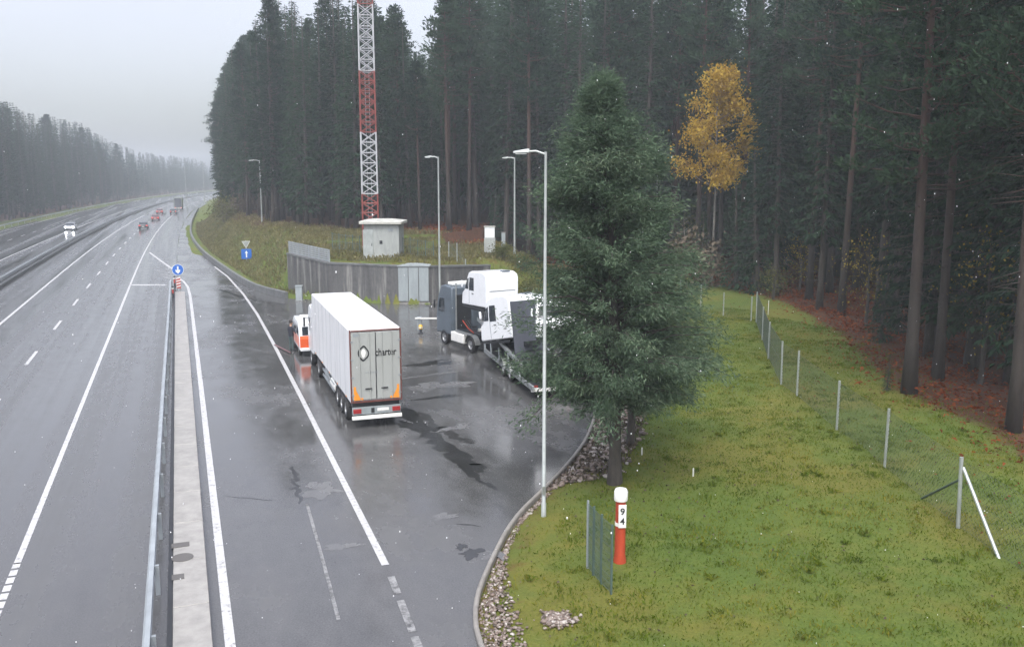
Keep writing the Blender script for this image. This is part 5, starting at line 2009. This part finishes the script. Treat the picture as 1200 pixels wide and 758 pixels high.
for k in range(3):
    MB().tube([(-.35 + .2 * k, 2.35, 1.7), (-.3 + .15 * k, 1.7, 1.25), (-.2 + .1 * k, 1.1, 1.0)], .035, 7).build('air_hose', ['pipeline_red', 'chassis', 'chassis'][k], trk)
MB().box((0, .2, 1.12), (1.0, .9, .12)).build('fifth_wheel', 'chassis', trk, bevel=.03)
MB().box((0, 3.2, 4.12), (1.7, .6, .22)).build('roof_deflector', 'plate_white', trk, bevel=.06)
MB().tube([(-.9, 2.25, .8), (-.9, 2.25, 4.25)], .055, 8).build('stack_pipe', 'galvanised', trk)
MB().tube([(-1.1, 2.25, 4.1), (1.1, 2.25, 4.1)], .05, 8).build('rack_bar', 'grey_steel', trk)


def deck_world(y, z, x=0.0):
    v_ = Matrix.Rotation(th, 3, 'Z') @ Vector((x, y, 0))
    return Vector((TRL.location.x + v_.x, TRL.location.y + v_.y, z))


def truck_cab(y, z, tilt, label, W=2.26, L=2.0, H=2.85, rear='truck_white', x=0.0, turn=0.0, zb=.55, ws=.45):
    t = thing('truck_cab', label, 'truck cab', deck_world(y, z, x), th + turn, 'white truck cabs on the transporter')
    t.rotation_euler = (tilt, 0, th + turn)
    h = H
    b_ = h - zb
    prof = [(0, zb + .12), (.12, zb), (0.0, zb + .4), (0, h - .34), (.12, h - .14), (.55, h), (L - .95, h - .03), (L - .55, h - .16), (L - .28, zb + b_ * .74), (L + .06, zb + b_ * .42), (L + .34, zb + b_ * .34), (L + .42, zb + .1), (L + .36, zb)]
    prof.pop(1)
    MB().prism(prof, 'x', -W / 2, W / 2).build('cab_shell', 'truck_white', t, bevel=.12, segs=3)
    for s in (-1, 1):
        MB().prism([(L - 1.25, zb + b_ * .44), (L - .62, zb + b_ * .44), (L - .70, zb + b_ * .80), (L - 1.25, zb + b_ * .80)], 'x', s * (W / 2 - .03), s * (W / 2 + .012)).build('side_window', 'glass', t)
        MB().prism([(L - .5, zb + b_ * .46), (L - .06, zb + b_ * .46), (L - .34, zb + b_ * .74), (L - .58, zb + b_ * .78)], 'x', s * (W / 2 - .03), s * (W / 2 + .010)).build('quarter_window', 'glass', t)
        MB().box((s * (W / 2 + .005), L - .62, zb + b_ * .36), (.012, .02, b_ * .6)).build('door_seam', 'carrier_grey', t)
        MB().box((s * (W / 2 + .012), L - 1.1, zb + b_ * .36), (.03, .2, .05)).build('door_handle', 'chassis', t)
        MB().prism([(L * .15, zb - .14), (L + .3, zb - .14), (L + .34, zb - .003), (L * .1, zb - .003)], 'x', s * (W / 2 - .16), s * (W / 2 - .02)).build('sill', 'chassis', t)
        m_ = MB().box((s * (W / 2 + .2), L - .02, zb + b_ * .6), (.1, .14, .42)).build('mirror', 'truck_white', t, bevel=.03)
        MB().tube([(s * W / 2, L - .2, zb + b_ * .66), (s * (W / 2 + .2), L - .02, zb + b_ * .66)], .02, 6).build('bracket', 'chassis', m_)
        MB().box((s * (W / 2 - .3), L + .42, zb + .3), (.34, .05, .16)).build('headlight', 'lamp_lens', t, bevel=.02)
    MB().prism([(L + .11, zb + b_ * ws), (L - .24, zb + b_ * .76), (L - .30, zb + b_ * .76), (L + .0, zb + b_ * ws)], 'x', -W / 2 + .14, W / 2 - .14).build('windscreen', 'glass', t)
    MB().box((0, L + .415, zb + .26), (W * .5, .05, .2)).build('grille', 'chassis', t)
    if rear != 'truck_white':
        MB().prism([(-.06, -.35), (-.07, h - .40), (-.02, h - .40), (-.01, -.35)], 'x', -W / 2 + .06, W / 2 - .10).build('rear_cover', rear, t, bevel=.01)
    else:
        MB().box((0, -.006, zb + b_ * .5), (W * .8, .02, .03)).build('rear_crease', 'carrier_grey', t)
        for sx in (-1, 1):
            MB().box((sx * .62, -.02, zb + b_ * .18), (.12, .06, .5)).build('air_duct', 'chassis', t, bevel=.02)
    MB().box((0, L * .5, zb - .3), (.85, L + 1.0, .26)).build('frame_rails', 'chassis', t)
    MB().box((W * .22, .55, h + .01), (.55, .34, .06)).build('roof_hatch', 'carrier_grey', t, bevel=.02)
    return t


truck_cab(10.7, 2.55, R(0), 'white truck cab with plain white back wall, foremost on the transporter', H=2.80, L=2.9, turn=R(15), x=.12)
truck_cab(4.7, 1.75, R(-10), 'white truck cab tilted nose down with a dark grey cover on its back', H=3.05, L=2.6, rear='tarp_grey', x=0.15, turn=R(22))
truck_cab(1.55, 2.70, R(0), 'white truck cab behind the lamp post, last on the transporter', H=2.5, W=2.0, x=0.55, turn=R(165), ws=.33)
# engine and bare frame carried under and behind the foremost cab
t = thing('truck_chassis', 'bare dark truck chassis with engine carried below the foremost white cab', 'truck chassis', deck_world(8.0, 2.10), th, None)
MB().box((0, 1.8, .28), (.9, 5.2, .3)).build('frame', 'chassis', t)
MB().box((0, 3.6, .78), (1.9, 1.5, .75)).build('engine', 'chassis', t, bevel=.1)
MB().box((-.2, 2.82, .85), (1.35, .06, .10)).build('chrome_bar', 'rim_metal', t)
MB().box((-.62, 1.2, .6), (.7, .9, .36)).build('battery_box', 'rim_metal', t, bevel=.04)
MB().box((-.75, 2.2, .52), (.5, 1.0, .10)).build('step_plate', 'galvanised', t, bevel=.02)
for k in range(4):
    MB().tube([(-.4 + .25 * k, 2.85, .5), (-.3 + .22 * k, 2.5, .62), (-.35 + .25 * k, 2.2, .45)], .035, 7).build('air_hose', 'chassis', t)
for s in (-1, 1):
    wheel(t, s * .85, .2, .42, .3)
    wheel(t, s * .85, 3.6, .42, .3)
# white winged fairing lying on the frame behind the tractor
# ---- rescue van ---------------------------------------------------------
VA = at(352, 419)
vh = R(-1.0)
van = thing('rescue_van', 'white and orange rescue van with dark rear window ahead of the lorry', 'van', (VA.x + .92, VA.y + .1, 0), vh)
VW, VL, VH = 1.86, 4.7, 2.25
prof = [(0, .42), (-.02, 1.15), (.06, 1.35), (.22, VH - .12), (.5, VH), (2.9, VH - .02), (3.35, VH - .2), (3.95, 1.32), (VL - .1, 1.08), (VL, .8), (VL, .42)]
MB().prism(prof, 'x', -VW / 2, VW / 2).build('body', 'truck_white', van, bevel=.08, segs=3)
rd = MB().prism([(-.035, .60), (-.060, 1.15), (-.012, 1.33), (.02, 1.33), (.0, .60)], 'x', -VW / 2 + .04, VW / 2 - .04).build('tailgate', 'orange_paint', van)
MB().prism([(.045, 1.36), (.185, VH - .30), (.25, VH - .30), (.10, 1.36)], 'x', -VW / 2 + .2, VW / 2 - .2).build('rear_window', 'glass', van)
MB().box((0, -.06, .48), (VW - .1, .14, .2)).build('bumper', 'trailer_white', van, bevel=.04)
for s in (-1, 1):
    MB().box((s * (VW / 2 + .004), 2.2, .92), (.012, 4.0, .62)).build('side_band', 'salmon_paint', van)
    for a, b_ in ((.45, 1.55), (1.68, 2.75)):
        MB().prism([(a, 1.34), (b_, 1.34), (b_, VH - .34), (a + .06, VH - .34)], 'x', s * (VW / 2 - .02), s * (VW / 2 + .006)).build('side_window', 'glass', van)
    MB().prism([(2.86, 1.34), (3.72, 1.34), (3.25, VH - .34), (2.86, VH - .34)], 'x', s * (VW / 2 - .02), s * (VW / 2 + .006)).build('side_window', 'glass', van)
    MB().box((s * (VW / 2 - .13), .0, 1.08), (.18, .08, .34)).build('tail_light', 'tail_light', van, bevel=.02)
    wheel(van, s * (VW / 2 - .14), .85, .35, .24)
    wheel(van, s * (VW / 2 - .14), 3.75, .35, .24)
    MB().box((s * (VW / 2 + .14), 3.45, 1.4), (.2, .12, .2)).build('mirror', 'chassis', van, bevel=.04)
MB().prism([(3.42, VH - .26), (3.93, 1.36), (3.98, 1.38), (3.47, VH - .24)], 'x', -VW / 2 + .18, VW / 2 - .18).build('windscreen', 'glass', van)
MB().box((0, 1.9, VH + .07), (1.3, .34, .13)).build('light_bar', 'plate_white', van, bevel=.04)
MB().box((0, -.07, .72), (.46, .012, .11)).build('number_plate', 'plate_white', van)


# ---- motorway traffic -----------------------------------------------------
def car(x, y, rotz, mat, label, front_lit=False, scale=1.0, tail=False):
    t = thing('car', label, 'car', (x, y, 0), rotz)
    W, L, H = 1.8, 4.4, 1.48
    prof = [(0, .32), (-.02, .85), (.1, .98), (.75, 1.02), (3.15, .98), (4.25, .78), (L, .6), (L, .32)]
    MB().prism(prof, 'x', -W / 2, W / 2).build('body', mat, t, bevel=.08, segs=3)
    MB().prism([(.35, .98), (.85, H - .06), (1.2, H), (2.2, H - .02), (3.15, .97)], 'x', -W / 2 + .12, W / 2 - .12).build('roof', mat, t, bevel=.06)
    MB().prism([(.36, 1.04), (.78, H - .10), (.72, H - .10), (.30, 1.04)], 'x', -W / 2 + .22, W / 2 - .22).build('rear_window', 'glass', t)
    MB().prism([(3.08, 1.03), (2.3, H - .10), (2.38, H - .08), (3.16, 1.03)], 'x', -W / 2 + .2, W / 2 - .2).build('windscreen', 'glass', t)
    for s in (-1, 1):
        MB().prism([(.75, 1.03), (2.9, 1.02), (2.25, H - .13), (1.0, H - .13)], 'x', s * (W / 2 - .125), s * (W / 2 - .108)).build('side_window', 'glass', t)
        MB().box((s * (W / 2 - .24), L - .02, .66), (.34, .10, .2)).build('headlight', 'headlight_lit' if front_lit else 'lamp_lens', t, bevel=.03)
        MB().box((s * (W / 2 - .22), -.02, .80), (.34, .06, .16)).build('tail_light', 'tail_lit' if tail else 'tail_light', t, bevel=.02)
        wheel(t, s * (W / 2 - .12), .85, .32, .22)
        wheel(t, s * (W / 2 - .12), 3.5, .32, .22)
    MB().box((0, -.03, .60), (.5, .02, .11)).build('number_plate', 'plate_white', t)
    t.scale = (scale,) * 3
    return t


def heading(y):
    return -math.atan(2 * 1.15e-4 * max(0, y - 110))


q = at(85, 269)
car(q.x, q.y, math.pi + heading(q.y), 'car_silver', 'oncoming car with bright headlights on the far carriageway', True, 1.12)
q = at(168, 269)
car(q.x, q.y, heading(q.y), 'car_dark', 'dark car driving away in the middle of the motorway', False, 1.08, True)
q = at(182, 259)
car(q.x, q.y, heading(q.y), 'car_red', 'red car driving away in the faster lane ahead of the dark car', False, 1.08, True)
q = at(187, 251)
car(q.x, q.y, heading(q.y), 'car_red', 'farther reddish car beside the lorry in the rain haze', False, 1.1, True)
q = at(203, 251)
car(q.x, q.y, heading(q.y), 'car_dark', 'dark car following close behind the distant lorry', False, 1.1, True)
q = at(209, 246)
t = thing('lorry', 'distant box lorry seen from behind near the end of the road', 'lorry', (q.x, q.y, 0), heading(q.y))
MB().box((0, 4.5, 2.6), (2.7, 9, 3.6)).build('box_body', 'lorry_tarp', t, bevel=.05)
MB().box((0, -.05, 2.6), (2.3, .08, 3.2)).build('rear_door', 'tarp_grey', t)
MB().box((0, 5, .75), (1.0, 9.5, .4)).build('chassis', 'chassis', t)
MB().prism([(9.3, .7), (11.3, .7), (11.3, 2.0), (10.9, 3.4), (9.3, 3.5)], 'x', -1.2, 1.2).build('cab', 'truck_white', t, bevel=.08)
MB().box((0, -.05, .6), (2.5, .12, .2)).build('bumper', 'plate_white', t)
for s in (-1, 1):
    for y in (1.5, 2.8, 10.2):
        wheel(t, s * 1.05, y, .52, .36)
    MB().box((s * 1.0, -.08, .82), (.35, .06, .18)).build('tail_light', 'tail_lit', t)


# ------------------------------------------------------------------ people
def person(x, y, rotz, label, coat, legs_mat, sc=1.0, arm_out=0.0):
    t = thing('person', label, 'person', (x, y, 0), rotz)
    t.scale = (sc,) * 3
    V, E_, Rr = [], [], []

    def j(p, r, parent=None):
        V.append(p)
        Rr.append(r if isinstance(r, tuple) else (r, r))
        if parent is not None:
            E_.append((parent, len(V) - 1))
        return len(V) - 1
    pel = j((0, 0, .96), (.16, .12))
    bel = j((0, 0, 1.12), (.155, .115), pel)
    che = j((0, .01, 1.32), (.17, .12), bel)
    nec = j((0, .0, 1.50), (.065, .06), che)
    hd = j((0, .02, 1.60), (.075, .085), nec)
    hm = j((0, .03, 1.68), (.082, .10), hd)
    j((0, .02, 1.78), (.06, .07), hm)
    for s in (-1, 1):
        hip = j((s * .10, 0, .88), (.10, .10), pel)
        kn = j((s * .115, .02, .50), (.062, .065), hip)
        an = j((s * .125, -.01, .10), (.042, .048), kn)
        j((s * .14, .13, .05), (.045, .035), an)
        sh = j((s * .20, 0, 1.42), (.065, .065), che)
        el = j((s * (.27 + arm_out * .1), .0 + arm_out * .08, 1.14), (.045, .045), sh)
        wr = j((s * (.24 + arm_out * .05), .16 + arm_out * .16, .95 + arm_out * .12), (.03, .028), el)
        pm_ = j((s * (.235 + arm_out * .04), .22 + arm_out * .2, .89 + arm_out * .13), (.036, .02), wr)
        p0 = Vector(V[pm_])
        for k in range(4):
            f1 = j(tuple(p0 + Vector((s * (-.03 + .02 * k), .035, -.035))), .0095, pm_)
            j(tuple(p0 + Vector((s * (-.03 + .02 * k), .045, -.075 - .006 * (k % 3)))), .008, f1)
        th_ = j(tuple(p0 + Vector((-s * .035, .02, .0))), .011, pm_)
        j(tuple(p0 + Vector((-s * .045, .045, -.02))), .009, th_)
    me = bpy.data.meshes.new('body')
    me.from_pydata(V, E_, [])
    o = link('body', me)
    sk = o.modifiers.new('skin', 'SKIN')
    o.modifiers.new('sub', 'SUBSURF').levels = 1
    for i, r in enumerate(Rr):
        me.skin_vertices[0].data[i].radius = r
    me.skin_vertices[0].data[0].use_root = True
    dg = bpy.context.evaluated_depsgraph_get()
    full = bpy.data.meshes.new_from_object(o.evaluated_get(dg))
    bpy.data.objects.remove(o)
    full.materials.clear()
    for k in ('skin', coat, legs_mat, 'chassis'):
        full.materials.append(M[k])
    for p in full.polygons:
        c = p.center
        hand = abs(c.x) > .17 and c.z < .93 + arm_out * .14 and c.z > .7 and c.y > .1
        p.material_index = 0 if (c.z > 1.50 or hand) else 1 if c.z > .88 else 2 if c.z > .12 else 3
        p.use_smooth = True
    o = link('body', full, t)
    hr = MB().lathe([(.098, 1.68), (.106, 1.74), (.098, 1.82), (.06, 1.865), (.02, 1.88)], 16, (0, 0.0, 0)).build('hair', 'hair', t, smooth=True)
    fc = MB()
    for s in (-1, 1):
        MB().lathe([(.004, 0), (.011, .006), (.011, .012), (.004, .018)], 8, (s * .034, .118, 1.682)).build('eye', 'black_mark', t)
        MB().lathe([(.006, -.03), (.018, -.01), (.018, .02), (.006, .035)], 8, (s * .092, .01, 1.67)).build('ear', 'skin', t)
    MB().lathe([(.006, 0), (.016, .01), (.008, .05)], 8, (0, .125, 1.635)).build('nose', 'skin', t)
    MB().box((0, .115, 1.60), (.045, .012, .01)).build('mouth', 'tail_light', t)
    return t


q = at(341, 412)
person(q.x + .05, q.y, R(-60), 'person in dark jacket and teal trousers standing beside the rescue van', 'dark_cloth', 'teal_cloth', 1.12, .6)
person(van.location.x + 1.02, van.location.y + 5.6, R(150), 'person in dark clothes standing in front of the rescue van near the lorry cab', 'dark_cloth', 'dark_cloth', 1.2, .3)

# ------------------------------------------------------------------ weather: wet snow in the air, and the haze
n = 7000
dd_ = rng.uniform(9, 70, n)
uu = rng.uniform(-.95, .95, n)
vv = rng.uniform(-.6, .6, n)
f_, dn = CP - SP * vv, SP + CP * vv
XX, YY, ZZ = uu * dd_, f_ * dd_, CAM_H - dn * dd_
C = np.column_stack([XX * math.cos(PSI) + YY * math.sin(PSI), YY * math.cos(PSI) - XX * math.sin(PSI), ZZ])
C = C[C[:, 2] > 0.6][:2000]
ico = bmesh.new()
bmesh.ops.create_icosphere(ico, subdivisions=1, radius=1)
bv = np.array([v_.co[:] for v_ in ico.verts])
bf = np.array([[v_.index for v_ in f.verts] for f in ico.faces])
ico.free()
n = len(C)
sc = rng.uniform(.0035, .0075, (n, 1)) * np.ones((1, 3)) * rng.uniform(.6, 1.4, (n, 3)) * np.array([1, 1, 1.6])
V = bv[None] * sc[:, None, :] + C[:, None, :]
F_ = (bf[None] + (np.arange(n) * len(bv))[:, None, None]).reshape(-1, 3)
tag(link('falling_snow', np_mesh('falling_snow', V.reshape(-1, 3), F_, 'snowflake')), 'sparse wet snowflakes falling through the air', 'snow', kind='stuff')

m = bpy.data.materials.new('haze')
m.use_nodes = True
nt = m.node_tree
nt.nodes.clear()
vo = nt.nodes.new('ShaderNodeVolumePrincipled')
vo.inputs['Color'].default_value = (0.87, 0.935, 1.0, 1)
vo.inputs['Density'].default_value = HAZE_DENSITY
vo.inputs['Anisotropy'].default_value = 0.2
out = nt.nodes.new('ShaderNodeOutputMaterial')
nt.links.new(vo.outputs[0], out.inputs['Volume'])
M['haze'] = m
hz = MB().box((140, 820, 25), (1180, 1790, 54)).build('haze', 'haze')
tag(hz, 'pale rain haze', 'haze', kind='stuff')
